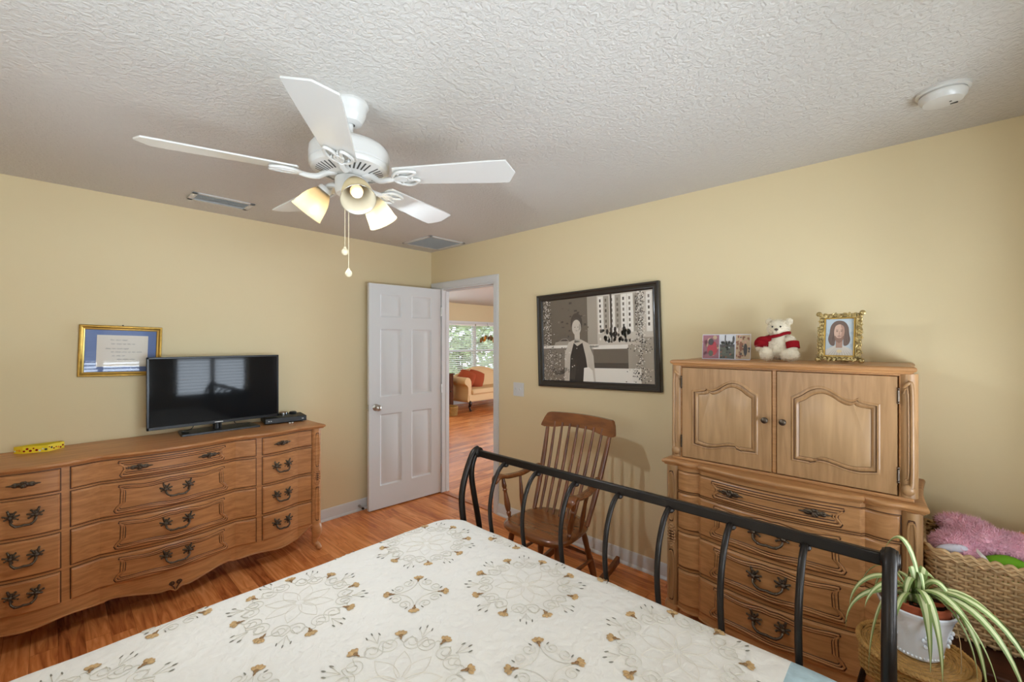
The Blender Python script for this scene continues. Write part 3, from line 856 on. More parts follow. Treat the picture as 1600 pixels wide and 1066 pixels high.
def armoire_lower_low(x):
    a = abs(x); u = a/.46
    return .085+.05*(1-math.cos(PI*u))/2
def door_panel(x0, x1, z0, z1, inner, rec, yf, mirror):
    """frame-and-panel door with an arched, shaped recess; inner: panel (xl, xr, zb, zt)"""
    b = MB(); xl, xr, zb, zt = inner
    top = [(0, 0), (.11, .004), (.19, .010), (.22, .019), (.27, .010), (.34, .012), (.42, .024), (.50, .042), (.58, .055), (.66, .060), (.74, .055), (.82, .042), (.90, .022), (1, .004)]
    cu = catmull([(u, h, 0) for u, h in top], 4)
    TT = [(p.x, p.y) for p in cu]
    out, outer = [], []
    for u, h in TT: out.append((lerp(xl, xr, u), zt+h)); outer.append((lerp(x0, x1, u), z1))
    for k in range(1, 12): out.append((xr, lerp(zt+.004, zb, k/12))); outer.append((x1, lerp(z1, z0, k/12)))
    for u, h in TT:
        out.append((lerp(xr, xl, u), zb-h*.42+.022*math.sin(PI*u)**2*(1 if u > .3 else .4))); outer.append((lerp(x1, x0, u), z0))
    for k in range(1, 12): out.append((xl, lerp(zb, zt, k/12))); outer.append((x0, lerp(z0, z1, k/12)))
    if mirror:
        out = [(xl+xr-x, z) for x, z in out][::-1]; outer = [(x0+x1-x, z) for x, z in outer][::-1]
    cx, cz = (xl+xr)/2, (zb+zt)/2
    def P(pts, y): return [(x, y, z) for x, z in pts]
    hx, hz = (xr-xl)/2, (zt-zb)/2+.03
    def ring(d): return [(cx+(x-cx)*(1-d/hx), cz+(z-cz)*(1-d/hz)) for x, z in out]
    b.loops([P(outer, yf+.02), P(outer, yf+.002), P([(cx+(x-cx)*.995, cz+(z-cz)*.995) for x, z in outer], yf), P(out, yf)], 0)
    b.loops([P(out, yf), P(ring(.004), yf-.003), P(ring(.010), yf-.002)], 0)
    b.loops([P(ring(.010), yf-.002), P(ring(.012), yf+.006)], 2)
    b.loops([P(ring(.012), yf+.006), P(ring(.020), yf+.004), P(ring(.028), yf+.009)], 0)
    b.loops([P(ring(.028), yf+.009), P(ring(.0295), yf+.010)], 2)
    b.loops([P(ring(.0295), yf+.010), P(ring(.034), yf+.008)], 1, False, True)
    return b
def build_armoire():
    M['woodx'] = M['wood']
    t = thing('armoire', 'tall honey wood armoire with two arched doors above carved drawers', 'armoire', (0, -3.18, 0), -PI/2)
    f = f_armoire; hw = .486; br = (-.325, .325)
    global BR; BR = br
    rowz = [(.750, .850), (.556, .738), (.360, .534), (.165, .340)]
    b = carcass(f, hw-.02, .13, .875, br); glaze_rects(b, f, [(-.43, .43, z0, z1) for z0, z1 in rowz], 1)
    b.build('carcass', [M['wood'], M['glaze']], t, local=True, smooth=18)
    apron(f, armoire_lower_low, hw-.03, .165, br).build('apron', M['wood'], t, local=True, smooth=22)
    for sg in (-1, 1):
        b = MB(); carved_post(b, sg*.462, -.434, .14, .872, .032); b.box(sg*.458, sg*.486, -.43, -.02, .14, .872)
        b.build('corner_post', [M['woodv'], M['glaze']], t, local=True)
        b = MB(); cab_leg(b, sg*.462, -.44, sg, .16); b.build('leg', M['wood'], t, local=True, smooth=60)
        b = MB(); b.box(sg*.44, sg*.482, -.06, -.015, 0, .14); b.build('leg', M['wood'], t, local=True, bevel=.004)
    slab_top(f, .512, .018, .868, .902, breaks=br, n=61).build('waist_top', M['wood'], t, local=True, smooth=40)
    for i, (z0, z1) in enumerate(rowz):
        zc = (z0+z1)/2
        if i == 0: drawer(t, f, -.43, .43, z0, z1, [('knob', -.165, zc+.004, 0), ('knob', .165, zc+.004, 0)], 'long', br, inset=(-.255, .262))
        else: drawer(t, f, -.43, .43, z0, z1, [('bail', -.005, zc+.006, .118)], 'shaped', br, 1.08, inset=(-.262, .268))
    # upper cabinet
    yf = -.418
    b = MB()
    b.box(-.458, .458, yf+.02, -.012, .902, 1.40); b.box(-.458, -.425, yf+.002, yf+.03, .902, 1.395); b.box(.425, .458, yf+.002, yf+.03, .902, 1.395)
    b.box(-.458, .458, yf+.002, yf+.03, 1.388, 1.402); b.box(-.009, .009, yf-.001, yf+.03, .918, 1.39)
    b.box(-.47, .47, yf-.012, -.012, .902, .916)
    b.build('cabinet_body', M['wood'], t, local=True, bevel=.003)
    for sg in (-1, 1):
        q = MB(); x = sg*.452
        q.tube([(x, yf+.022, .915), (x, yf+.022, 1.397)], .030, 14, 0)
        q.box(x-sg*.02, x+sg*.012, yf+.02, -.012, .916, 1.397)
        # applied S-shaped carved strip
        pts = catmull([(x-sg*.012, yf-.002, 1.345), (x-sg*.002, yf-.010, 1.358), (x+sg*.010, yf-.008, 1.345), (x+sg*.012, yf-.008, 1.15), (x+sg*.012, yf-.010, .985), (x+sg*.006, yf-.014, .955), (x-sg*.010, yf-.010, .945)], 6)
        q.tube(pts, .0075, 8, 0)
        pts = catmull([(x-sg*.014, yf-.003, 1.32), (x-sg*.006, yf-.008, 1.34), (x+sg*.000, yf-.009, 1.30), (x+sg*.001, yf-.009, 1.02), (x-sg*.008, yf-.008, .985)], 6)
        q.tube(pts, .0030, 8, 0)
        q.ball((x, yf-.010, .948), (.022, .014, .022), 12, 8, 0)
        q.build('pilaster', [M['woodv'], M['glaze']], t, local=True, smooth=60)
    def cornice(x): return -.42
    slab_top(cornice, .478, .018, 1.394, 1.425, n=31).build('cornice', M['wood'], t, local=True, smooth=40)
    for sg in (-1, 1):
        if sg < 0: x0, x1, inner = -.421, -.011, (-.370, -.066, .990, 1.272)
        else: x0, x1, inner = .011, .421, (.066, .370, .990, 1.272)
        b = door_panel(x0, x1, .920, 1.386, inner, .01, yf-.006, sg > 0)
        d = b.build('door', [M['woodv'], M['woodp'], M['glaze']], t, local=True, smooth=45)
        q = MB(); q.lathe([(0, .026), (.008, .0255), (.0135, .022), (.0145, .017), (.010, .012), (.006, .006), (.009, .001), (.012, 0)], (sg*.036, yf-.006, 1.158), 20, 0, Matrix.Rotation(PI/2, 3, 'X'))
        q.build('knob', M['bronze'], d, local=True)
        for z in (1.0, 1.31):
            q = MB(); q.tube([(sg*.424, yf-.007, z-.022), (sg*.424, yf-.007, z+.022)], .0042, 8)
            for zz in (-.028, .028): q.ball((sg*.424, yf-.007, z+zz), .0048, 8, 6)
            q.build('hinge', M['bronze'], d, local=True)
    return t
armoire = build_armoire()

# ------------------------------------------------------------------ bed
def build_bed():
    t = thing('bed_frame', 'black iron sleigh bed frame with curved spindles at its foot', 'bed frame', (-1.28, -2.81, 0))
    bx, bz = -1.195, .953
    YL, YR = -2.014, -3.600
    b = MB(); b.box(bx-.010, bx+.010, YR+.005, YL-.005, bz-.017, bz+.017)
    b.build('top_rail', M['iron'], t, bevel=.004, smooth=30)
    def spindle(y, r=.0095):
        pts = catmull([(bx, y, bz-.016), (bx-.025, y, bz-.020), (bx-.060, y, bz-.050), (bx-.092, y, bz-.110), (bx-.108, y, bz-.185), (bx-.106, y, bz-.255), (bx-.092, y, bz-.34), (bx-.075, y, bz-.46), (bx-.068, y, .40), (bx-.068, y, .30)], 4)
        b = MB(); b.tube(pts, r, 10); b.lathe([(0.0, .006), (.014, .004), (.016, -.004), (.012, -.010)], (bx-.004, y, bz-.020), 10)
        return b.build('spindle', M['iron'], t)
    for y in (-2.217, -2.416, -2.620, -2.820, -3.018, -3.217, -3.416): spindle(y)
    b = MB(); b.tube([(bx-.068, YL, .31), (bx-.068, YR, .31)], .015, 8); b.build('lower_rail', M['iron'], t)
    for y, nm in ((YL, 1), (YR, 1)):
        b = MB()
        pts = catmull([(bx+.004, y, bz+.022), (bx-.030, y, bz+.005), (bx-.066, y, bz-.060), (bx-.094, y, bz-.135), (bx-.106, y, bz-.205), (bx-.100, y, bz-.285), (bx-.086, y, bz-.37), (bx-.068, y, bz-.48), (bx-.060, y, .38), (bx-.060, y, .0)], 5)
        b.tube(pts, .0155, 10)
        p = b.build('post', M['iron'], t)
        b = MB()
        pts = catmull([(bx+.002, y, bz+.012), (bx-.020, y, bz-.015), (bx-.038, y, bz-.06), (bx-.040, y, bz-.12), (bx-.022, y, bz-.22), (bx+.008, y, bz-.36), (bx+.030, y, bz-.52), (bx+.035, y, .30), (bx+.030, y, .0)], 5)
        b.tube(pts, .0145, 10)
        b.build('brace', M['iron'], t)
        b = MB(); b.tube([(bx, y-.017, bz+.004), (bx, y+.017, bz+.004)], .026, 18); b.tube([(bx, y-.0205, bz+.004), (bx, y+.0205, bz+.004)], .019, 16)
        b.build('scroll_knob', M['iron'], t, bevel=.004)
    for y in (-2.05, -3.56):
        b = MB(); b.box(-3.36, -1.27, y-.014, y+.014, .24, .30); b.build('side_rail', M['iron'], t, bevel=.003)
    for y in (YL, YR):
        b = MB(); b.tube([(-3.36, y, 0), (-3.36, y, 1.15)], .0185, 10); b.build('head_post', M['iron'], t)
    b = MB(); b.tube([(-3.36, YL, 1.14), (-3.36, YR, 1.14)], .0175, 8); b.build('head_rail', M['iron'], t)
    m = MB()
    m.box(-3.33, -1.325, -3.535, -2.02, .30, .655)
    recenter(tag(m.build('mattress', M['mattress'], bevel=.04), 'thick pale mattress hidden under the embroidered quilt', 'mattress'))
build_bed()

def build_quilt():
    ZT = .672; YL, YR, XF, XH = -1.99, -3.50, -1.352, -3.25
    RR = .055
    def drape(d):
        """arc length past the flat edge -> (out, down)"""
        if d <= 0: return 0, 0
        a = d/RR
        if a < PI/2: return RR*math.sin(a), RR*(1-math.cos(a))
        e = d-RR*PI/2
        return RR+.05*(1-math.exp(-e*2.2))*drape.k, RR+e
    CR = .16; drape.k = 1
    def pos(x, y):
        # rounded-corner inner rectangle
        dx = max(x-XF, 0); dyl = max(y-YL, 0); dyr = max(YR-y, 0)
        dy = dyl-dyr
        # rounded foot corners: soften
        if dx > 0 and abs(dy) > 0:
            d = math.hypot(dx, dy); o, dn = drape(d)
            px, py = XF+o*dx/d, (YL if dy > 0 else YR)+o*dy/d
        elif dx > 0:
            drape.k = 0; o, dn = drape(dx); drape.k = 1; px, py = XF+o, y
        elif abs(dy) > 0: o, dn = drape(abs(dy)); px, py = x, (YL+o if dy > 0 else YR-o)
        else: px, py, dn = x, y, 0
        # corners of the mattress are round: pull them in
        cx, cy = XF-CR+.055, (YL-CR+.055)
        if px > cx and py > cy:
            r = math.hypot(px-cx, py-cy); q = max(px-cx, py-cy)
            if r > 1e-6:
                k = q/r; k = k*1.02 if k*1.02 < 1 else 1
                px, py = cx+(px-cx)*k, cy+(py-cy)*k
        n = noise.noise(Vector((x*2.2, y*2.2, 3.1)))*.006+noise.noise(Vector((x*7, y*7, 1.3)))*.0032
        n *= 1 if dn < .02 else .3
        edge = .012*math.exp(-max(0, min(XF-x, YL-y, y-YR))/.10)
        flare = .018*math.sin(x*11+y*3)*min(1, dn*3)
        return Vector((px, py+(flare if abs(dy) > 0 else 0), ZT-dn+n-edge*.5))
    q = MB()
    LD = .36
    xs = lin_space(XH, XF-.12, 62)+lin_space(XF-.10, XF+RR*PI/2+.02, 12)+lin_space(XF+.125, XF+.20, 4)
    ys = lin_space(YR-LD, YR-.10, 9)+lin_space(YR-.085, YR+.06, 10)+lin_space(YR+.08, YL-.08, 46)+lin_space(YL-.06, YL+.085, 10)+lin_space(YL+.10, YL+LD, 9)
    BL = -3.405
    ys = sorted(ys+[BL, -1.80]); xend = xs[-1]
    def mm(x, y):
        if y < BL-1e-6 or y >= -1.80-1e-6: return 1
        return 1 if x >= XF+.062 else 0
    q.grid(xs, ys, lambda x, y: tuple(pos(x, y)), mm)
    # blue binding rolled along the foot edge
    q.tube([pos(xs[-1], y)+Vector((0, 0, 0)) for y in ys], .006, 6, 1)
    # embroidery: wreaths on a slightly skewed grid
    O = Vector((-1.600, -2.135)); A = Vector((-.533, -.050)); B = Vector((.045, -.517))
    def P(x, y, h=.0016):
        p = pos(x, y); return p+Vector((0, 0, h))
    def inside(x, y): return XH+.02 < x < XF+.02 and BL+.01 < y < YL+.02
    def thread(pts, w, mt):
        pts = [p for p in pts if inside(p[0], p[1])]
        if len(pts) < 3: return
        q.tube([P(*p) for p in pts], w, 4, mt, caps=False)
    def leaf(x, y, ang, L, mt=3):
        if not inside(x, y): return
        c = P(x, y, .002); R = Matrix.Rotation(ang, 3, 'Z')
        q.ball(c, (L, L*.28, .0012), 6, 4, mt, R)
    def flower(x, y, ang):
        if not inside(x, y): return
        for k, a in enumerate((-.9, -.3, .3, .9)):
            d = ang+a; L = .0155
            q.ball(P(x+math.cos(d)*L*.8, y+math.sin(d)*L*.8, .002), (L*.62, L*.40, .0022), 8, 4, 4, Matrix.Rotation(d, 3, 'Z'))
        q.ball(P(x-math.cos(ang)*.002, y-math.sin(ang)*.002, .0025), (.007, .006, .002), 8, 4, 5)
        q.ball(P(x-math.cos(ang)*.012, y-math.sin(ang)*.012, .002), (.008, .003, .0014), 6, 4, 5, Matrix.Rotation(ang, 3, 'Z'))
    def spiral(cx, cy, r, a0, turns, sg):
        n = int(26*turns)
        return [(cx+r*(1-.72*k/n)*math.cos(a0+sg*2*PI*turns*k/n), cy+r*(1-.72*k/n)*math.sin(a0+sg*2*PI*turns*k/n)) for k in range(n+1)]
    def wreath(c, R=.152, n=8, rot=.2):
        for k in range(n):
            a = rot+2*PI*k/n; da = 2*PI/n
            # wavy vine
            thread([(c.x+(R+.012*math.sin(3*2*PI*s/16))*math.cos(a+da*s/16), c.y+(R+.012*math.sin(3*2*PI*s/16))*math.sin(a+da*s/16)) for s in range(17)], .0010, 2)
            for sg, off in ((1, .30), (-1, .72)):
                b_ = a+da*off; rr = R-.012
                thread(spiral(c.x+rr*math.cos(b_), c.y+rr*math.sin(b_), .029, b_+PI/2*sg, 1.5, sg), .0010, 2)
            flower(c.x+(R+.018)*math.cos(a), c.y+(R+.018)*math.sin(a), a)
            for j, (da_, rr, t_) in enumerate([(.40, .196, .3), (.52, .206, 0), (.64, .196, -.3)]):
                b_ = a+da*da_; x, y = c.x+rr*math.cos(b_), c.y+rr*math.sin(b_)
                thread([(c.x+lerp(R+.008, rr, s/4)*math.cos(lerp(a+da*.52, b_, s/4)), c.y+lerp(R+.008, rr, s/4)*math.sin(lerp(a+da*.52, b_, s/4))) for s in range(5)], .0008, 2)
                leaf(x, y, b_+t_*.4, .0078)
        # quilted rosette stitched in the middle
        for k in range(8):
            a = k*PI/4+.1
            for sg in (-1, 1):
                thread([(c.x+.105*s/10*math.cos(a)-sg*.022*math.sin(PI*s/10)*math.sin(a), c.y+.105*s/10*math.sin(a)+sg*.022*math.sin(PI*s/10)*math.cos(a)) for s in range(1, 11)], .0007, 6)
    def sprig(c, rot):
        for k in range(4):
            a = rot+k*PI/2
            x, y = c.x+.088*math.cos(a), c.y+.088*math.sin(a)
            flower(x, y, a)
            a2 = a+PI/2; x2, y2 = c.x+.088*math.cos(a2), c.y+.088*math.sin(a2)
            am = a+PI/4
            thread([(lerp(lerp(x, c.x+.004*math.cos(am), s/12), lerp(c.x+.004*math.cos(am), x2, s/12), s/12), lerp(lerp(y, c.y+.004*math.sin(am), s/12), lerp(c.y+.004*math.sin(am), y2, s/12), s/12)) for s in range(13)], .0010, 2)
            for sg in (-1, 1):
                b_ = am+sg*.30
                thread(spiral(c.x+.072*math.cos(b_), c.y+.072*math.sin(b_), .020, b_+PI/2*sg, 1.3, sg), .0010, 2)
                leaf(c.x+.085*math.cos(a+sg*.30), c.y+.085*math.sin(a+sg*.30), a+sg*.8, .007)
    for i in range(-1, 5):
        for j in range(-1, 4):
            wreath(O+A*i+B*j, rot=.2+.13*((i*3+j*5) % 4)); sprig(O+A*(i+.5)+B*(j+.5), PI/4+.1)
    o = q.build('quilt', [M['quilt'], M['blue'], M['thread'], M['leafthread'], M['flower'], M['flowerd'], M['stitch']], smooth=60)
    tag(o, 'cream quilt embroidered with flower wreaths and bordered in pale blue on the bed', 'quilt')
    recenter(o)
M['stitch'] = mat('pale_quilting_stitch', (222, 212, 196), 0.9)
build_quilt()

# ------------------------------------------------------------------ rocking chair (faces -x)
def turned(b, p0, p1, prof, n=12, mat=0):
    p0, p1 = Vector(p0), Vector(p1); d = p1-p0
    R = d.to_track_quat('Z', 'Y').to_matrix()
    b.lathe([(r, t*d.length) for t, r in prof], p0, n, mat, R, caps=True)
def build_rocker():
    cy = -2.03
    t = thing('rocking_chair', 'brown spindle-back wooden rocking chair against the yellow wall', 'chair', (-.60, cy, 0))
    zs = .435
    # seat: saddle-shaped slab
    b = MB(); n = 40; loops = []
    def outline(d):
        P = []
        for k in range(n):
            a = 2*PI*k/n; c, s = math.cos(a), math.sin(a)
            ex = .62; x = math.copysign(abs(c)**ex, c)*(.215-d); w = (.245 if c < 0 else .215)
            y = math.copysign(abs(s)**ex, s)*(lerp(.250, .212, (x/.215+1)/2)-d)
            P.append((-.640+x, cy+y))
        return P
    for d, z in ((.040, zs-.048), (.012, zs-.044), (.0, zs-.030), (.0, zs-.016), (.010, zs-.004), (.030, zs), (.075, zs-.006), (.14, zs-.011)):
        loops.append([(x, y, z) for x, y in outline(d)])
    b.loops(loops, 0, True, True)
    b.build('seat', M['chairx'], t, smooth=60)
    bx0, bz0, bx1, bz1 = -.520, zs-.01, -.318, .960
    def back(y, z):   # the back leans and fans out
        k = (z-bz0)/(bz1-bz0)
        return Vector((lerp(bx0, bx1, k)+.012*math.sin(PI*k), cy+(y)*lerp(.83, 1.0, k), z))
    ws = [-.245, -.186, -.124, -.062, 0, .062, .124, .186, .245]
    for i, w in enumerate(ws):
        b = MB(); end = abs(w) > .24
        pts = [back(w, lerp(bz0, bz1+.012, k/10)) for k in range(11)]
        r = [(.013 if end else .0085)*(.78+.5*math.sin(PI*min(1, .15+.8*k/10))) for k in range(11)]
        b.tube(pts, r, 10)
        b.build('back_post' if end else 'spindle', M['chair'], t)
    # crest rail, curved in plan with a shaped lower edge
    b = MB(); ys = lin_space(-.285, .285, 41)
    def cr(y, k):
        a = abs(y)/.285
        top = 1.036-.010*a**2-(.075*max(0, (a-.86)/.14)**2)
        bot = .934+(.018*math.cos(min(1, max(0, (a-.25)/.5))*PI)*.5+.009)-(.006 if a > .86 else 0)
        if a > .86: bot += .010*((a-.86)/.14)
        z = lerp(bot, top, k); x = lerp(bx0, bx1, (z-bz0)/(bz1-bz0))-.0+.030*(a**2)*-1+.02
        return Vector((x, cy+y, z))
    th = .012
    b.grid(ys, lin_space(0, 1, 7), lambda y, k: cr(y, k)+Vector((-th, 0, 0)))
    b.grid(ys, lin_space(0, 1, 7), lambda y, k: cr(y, k)+Vector((th, 0, 0)), flip=True)
    for k in (0, 1): b.grid(ys, [-1, 1], lambda y, s: cr(y, k)+Vector((s*th, 0, 0)))
    for y in (ys[0], ys[-1]): b.grid([-1, 1], lin_space(0, 1, 7), lambda s, k: cr(y, k)+Vector((s*th, 0, 0)))
    b.build('crest_rail', M['chairx'], t, bevel=.004, smooth=40)
    baluster = [(0, .010), (.05, .012), (.10, .016), (.14, .011), (.17, .015), (.30, .019), (.45, .016), (.60, .012), (.66, .011), (.70, .016), (.73, .011), (.80, .016), (.90, .013), (1, .010)]
    for sg in (1, -1):
        y0 = cy+sg*.225; y1 = cy+sg*.275
        za = .672
        b = MB()
        path = catmull([(-.812, y1+sg*.005, za-.022), (-.795, y1+sg*.006, za-.004), (-.760, y1+sg*.004, za+.004), (-.70, y1, za-.010), (-.58, y1-sg*.014, za-.012), (-.49, y1-sg*.026, za+.006), (-.435, cy+sg*.226, za+.016)], 5)
        fr = frames(path); loops = []
        for i, p in enumerate(path):
            k = i/(len(path)-1); w = lerp(.034, .020, k) if k > .12 else lerp(.024, .034, k/.12); h = .013
            loops.append([p+Vector((0, math.copysign(abs(math.cos(a))**.7, math.cos(a))*w, math.copysign(abs(math.sin(a))**.7, math.sin(a))*h)) for a in [2*PI*j/12 for j in range(12)]])
        b.loops(loops, 0, True, True)
        b.build('arm', M['chairx'], t, smooth=60)
        b = MB(); turned(b, (-.735, y0, zs-.005), (-.745, y1-sg*.004, za-.012), baluster); b.build('arm_post', M['chair'], t)
        b = MB(); turned(b, (-.615, cy+sg*.222, zs-.005), (-.60, y1-sg*.02, za-.018), [(0, .009), (.4, .014), (.8, .010), (1, .008)]); b.build('arm_spindle', M['chair'], t)
        # legs and rocker
        yr = cy+sg*.215
        def rk(x): return .012+.105*((x+.60)/.50)**2*.9
        leg = [(0, .012), (.08, .014), (.2, .020), (.4, .022), (.55, .016), (.6, .020), (.64, .015), (.8, .018), (1, .013)]
        b = MB(); turned(b, (-.80, yr, rk(-.80)+.035), (-.765, cy+sg*.165, zs-.04), leg); b.build('leg', M['chair'], t)
        b = MB(); turned(b, (-.44, yr, rk(-.44)+.035), (-.50, cy+sg*.160, zs-.04), leg); b.build('leg', M['chair'], t)
        xs = lin_space(-1.02, -.17, 30); b = MB()
        b.loops([[(x, yr-.013, rk(x)), (x, yr+.013, rk(x)), (x, yr+.013, rk(x)+.044), (x, yr-.013, rk(x)+.044)] for x in xs], 0, True, True)
        b.build('rocker', M['chair'], t, bevel=.004, smooth=30)
        b = MB(); turned(b, (-.788, yr-sg*.01, .20), (-.458, yr-sg*.012, .21), [(0, .007), (.3, .010), (.5, .013), (.7, .010), (1, .007)]); b.build('stretcher', M['chair'], t)
    for x, z in ((-.785, .24), (-.465, .23)):
        b = MB(); turned(b, (x, cy-.19, z), (x, cy+.19, z), [(0, .007), (.3, .011), (.5, .016), (.7, .011), (1, .007)]); b.build('stretcher', M['chair'], t)
build_rocker()

# ------------------------------------------------------------------ television, box, yellow tray, certificate, posters
def build_tv():
    t = thing('television', 'black flat-screen television on a stand on the long dresser', 'television', (-1.902, -.165, .912))
    w, z0, z1 = .379, .052, .510
    b = MB()
    b.box(-w, w, -.004, .022, z0, z1); b.box(-w*.72, w*.72, .02, .058, z0+.05, z1-.10)
    b.build('housing', M['matteblack'], t, local=True, bevel=.004)
    b = MB()
    for a, c, d, e in ((-w, w, z1-.012, z1), (-w, w, z0, z0+.020), (-w, -w+.012, z0, z1), (w-.012, w, z0, z1)): b.box(a, c, -.009, -.002, d, e)
    bz = b.build('bezel', M['black'], t, local=True, bevel=.002)
    b = MB(); b.box(-.024, .024, -.0098, -.009, z0+.007, z0+.012); b.build('maker_mark', M['silver'], bz, local=True, smooth=0)
    b = MB(); b.box(-w+.011, w-.011, -.006, -.003, z0+.019, z1-.011); b.build('screen', M['screen'], t, local=True, smooth=0)
    b = MB(); b.tube([(0, .036, .012), (0, .036, z0+.06)], .026, 16); b.tube([(-.014, .010, .012), (-.014, .012, z0+.004)], .006, 8); b.tube([(.014, .010, .012), (.014, .012, z0+.004)], .006, 8)
    b.build('neck', M['black'], t, local=True)
    b = MB(); out = [(-.212, -.072), (.235, -.072), (.240, -.06), (.225, .115), (.215, .125), (-.195, .125), (-.205, .115), (-.217, -.06)]
    b.loops([[(x, y, z) for x, y in [(px*s, py*s) for px, py in out]] for z, s in ((0, 1), (.007, 1), (.012, .985))], 0, True, True)
    b.build('stand_base', M['black'], t, local=True, smooth=30)
    b = MB(); b.tube(catmull([(-.12, .03, z0+.06), (-.14, .045, .03), (-.20, .02, .016), (-.17, -.03, .016)], 6), .0028, 6); b.tube(catmull([(.10, .03, z0+.05), (.11, .05, .03), (.16, .03, .017), (.20, .045, .016)], 6), .0025, 6)
    b.build('cables', M['black'], t, local=True)
build_tv()
t = thing('cable_box', 'slim black set-top box on the right end of the dresser', 'electronics', (-1.475, -.14, .912), -.14)
b = MB(); b.box(-.140, .140, -.085, .10, .006, .044); b.build('case', M['matteblack'], t, local=True, bevel=.003)
b = MB(); b.box(-.138, .138, -.0875, -.084, .008, .042); fp = b.build('front_panel', M['black'], t, local=True, bevel=.001)
b = MB()
for x, w in ((-.115, .010), (-.10, .006), (.112, .012)): b.box(x-w/2, x+w/2, -.0882, -.0872, .022, .027)
b.build('printed_mark', M['silver'], fp, local=True, smooth=0)
for x in (-.11, .11):
    for y in (-.06, .07):
        b = MB(); b.tube([(x, y, 0), (x, y, .008)], .010, 10); b.build('foot', M['black'], t, local=True)
t = thing('candle_tin', 'small round metal tin with a brown top on the black set-top box', 'tin', (-1.462, -.085, .956))
b = MB(); b.lathe([(0, 0), (.030, 0), (.032, .002), (.032, .018), (.030, .020), (.028, .019)], (-1.462, -.085, .956), 28); b.build('tin_body', M['chrome'], t)
b = MB(); b.lathe([(0, .0185), (.0285, .0185)], (-1.462, -.085, .956), 28); b.build('tin_lid', M['flowerd'], t)
b = MB(); b.lathe([(0, 0), (.024, 0), (.027, .004), (.027, .014), (.020, .019), (0, .019)], (-1.395, -.095, .956), 24)
recenter(tag(b.build('puck_remote', M['matteblack']), 'small black rounded gadget beside the tin on the set-top box', 'gadget'))
b = MB()
for x, y in ((-1.478, -.262), (-1.458, -.262)): b.ball((x, y, .9165), (.008, .006, .0045), 10, 6)
recenter(tag(b.build('white_earbuds', M['slat']), 'tiny white objects lying on the dresser before the set-top box', 'earbuds'))

# folded yellow card box
t = thing('yellow_box', 'bright yellow patterned open box lying on the left of the dresser', 'box', (-2.73, -.10, .912))
pts = [(-2.822, -.075), (-2.790, -.108), (-2.695, -.135), (-2.632, -.075), (-2.650, -.045), (-2.76, -.045)]
b = MB(); n = len(pts); cxy = (sum(p[0] for p in pts)/n, sum(p[1] for p in pts)/n)
ins = [(lerp(x, cxy[0], .06), lerp(y, cxy[1], .06)) for x, y in pts]
z0, z1 = .912, .948
b.loops([[(x, y, z0) for x, y in pts], [(x, y, z1) for x, y in pts], [(x, y, z1) for x, y in ins], [(x, y, z0+.002) for x, y in ins]], 0, True, True)
yb = b.build('box_shell', M['yellow'], t, smooth=0)
b = MB(); rnd = random.Random(4)
for (xa, ya), (xb, yb_) in zip(pts[:4], pts[1:4]):
    L = math.hypot(xb-xa, yb_-ya); nx, ny = (yb_-ya)/L, -(xb-xa)/L
    for k in range(int(L/.012)):
        s = (k+.5)*.012/L; z = z0+.008+rnd.random()*.020; r = .0035+rnd.random()*.003; m_ = rnd.choice((0, 0, 1, 2, 3))
        c = Vector((lerp(xa, xb, s)+nx*.0006, lerp(ya, yb_, s)+ny*.0006, z)); d = Vector(((xb-xa)/L, (yb_-ya)/L, 0))
        b.poly([c+d*r*math.cos(a)+Vector((0, 0, r*math.sin(a))) for a in [2*PI*i/7 for i in range(7)]], m_)
b.build('printed_pattern', [M['orange'], M['bearred'], M['satin'], M['slot']], yb, smooth=0)
b = MB(); b.poly([(x, y, z0+.022) for x, y in [(lerp(x, cxy[0], .3), lerp(y, cxy[1], .3)) for x, y in pts]]); b.build('dark_opening', M['slot'], t, smooth=0)  # flat dark sheet filling the open top

def frame_mesh(b, hw, hh, prof, mat=0, per=lambda i: 0):
    """prof: (inset from the outer edge, height off the wall); local x right, z up, -y towards the room"""
    loops = []
    for d, h in prof: loops.append([(-hw+d, -h, -hh+d), (hw-d, -h, -hh+d), (hw-d, -h, hh-d), (-hw+d, -h, hh-d)])
    for i in range(len(loops)-1): b.loops(loops[i:i+2], per(i))
def hang(t, Mx):
    t.matrix_basis = Mx
# gold-framed letter
t = thing('framed_letter', 'gold-framed handwritten letter with blue mount hanging behind the television', 'picture', (0, 0, 0))
hang(t, Matrix.Translation((-2.381, 0, 1.462)) @ Matrix.Rotation(.030, 4, 'Y'))
b = MB(); frame_mesh(b, .194, .157, [(0, 0), (0, .014), (.004, .019), (.010, .020), (.016, .016), (.019, .013), (.022, .014), (.026, .010), (.028, .006)], per=lambda i: 1 if i in (5, 6) else 0)
b.build('frame', [M['gold'], M['goldlight']], t, local=True, smooth=30)
b = MB(); b.box(-.17, .17, -.004, -.003, -.133, .133); b.build('mount', M['bluemat'], t, local=True, smooth=0)
b = MB(); b.box(-.115, .125, -.0052, -.0042, -.098, .098); pp = b.build('letter', M['paper'], t, local=True, smooth=0)
b = MB(); rnd = random.Random(11)
for r_, (z, xa, xb) in enumerate([(.068, -.055, .03), (.044, -.05, .06), (.014, -.075, .03), (-.006, -.05, .075), (-.030, -.045, .02), (-.052, -.02, .05)]):
    x = xa
    while x < xb:
        L = rnd.uniform(.012, .026); n = int(L/.0016)
        b.tube([(x+L*k/n, -.0056, z+.0042*math.sin(k*1.9+r_)*rnd.uniform(.5, 1.2)) for k in range(n+1)], .00055, 4)
        x += L+.007
b.build('handwriting', M['ink'], pp, local=True, smooth=0)
b = MB(); b.box(-.168, .168, -.0075, -.007, -.131, .131); b.build('glass', M['glasshi'], t, local=True, smooth=0)
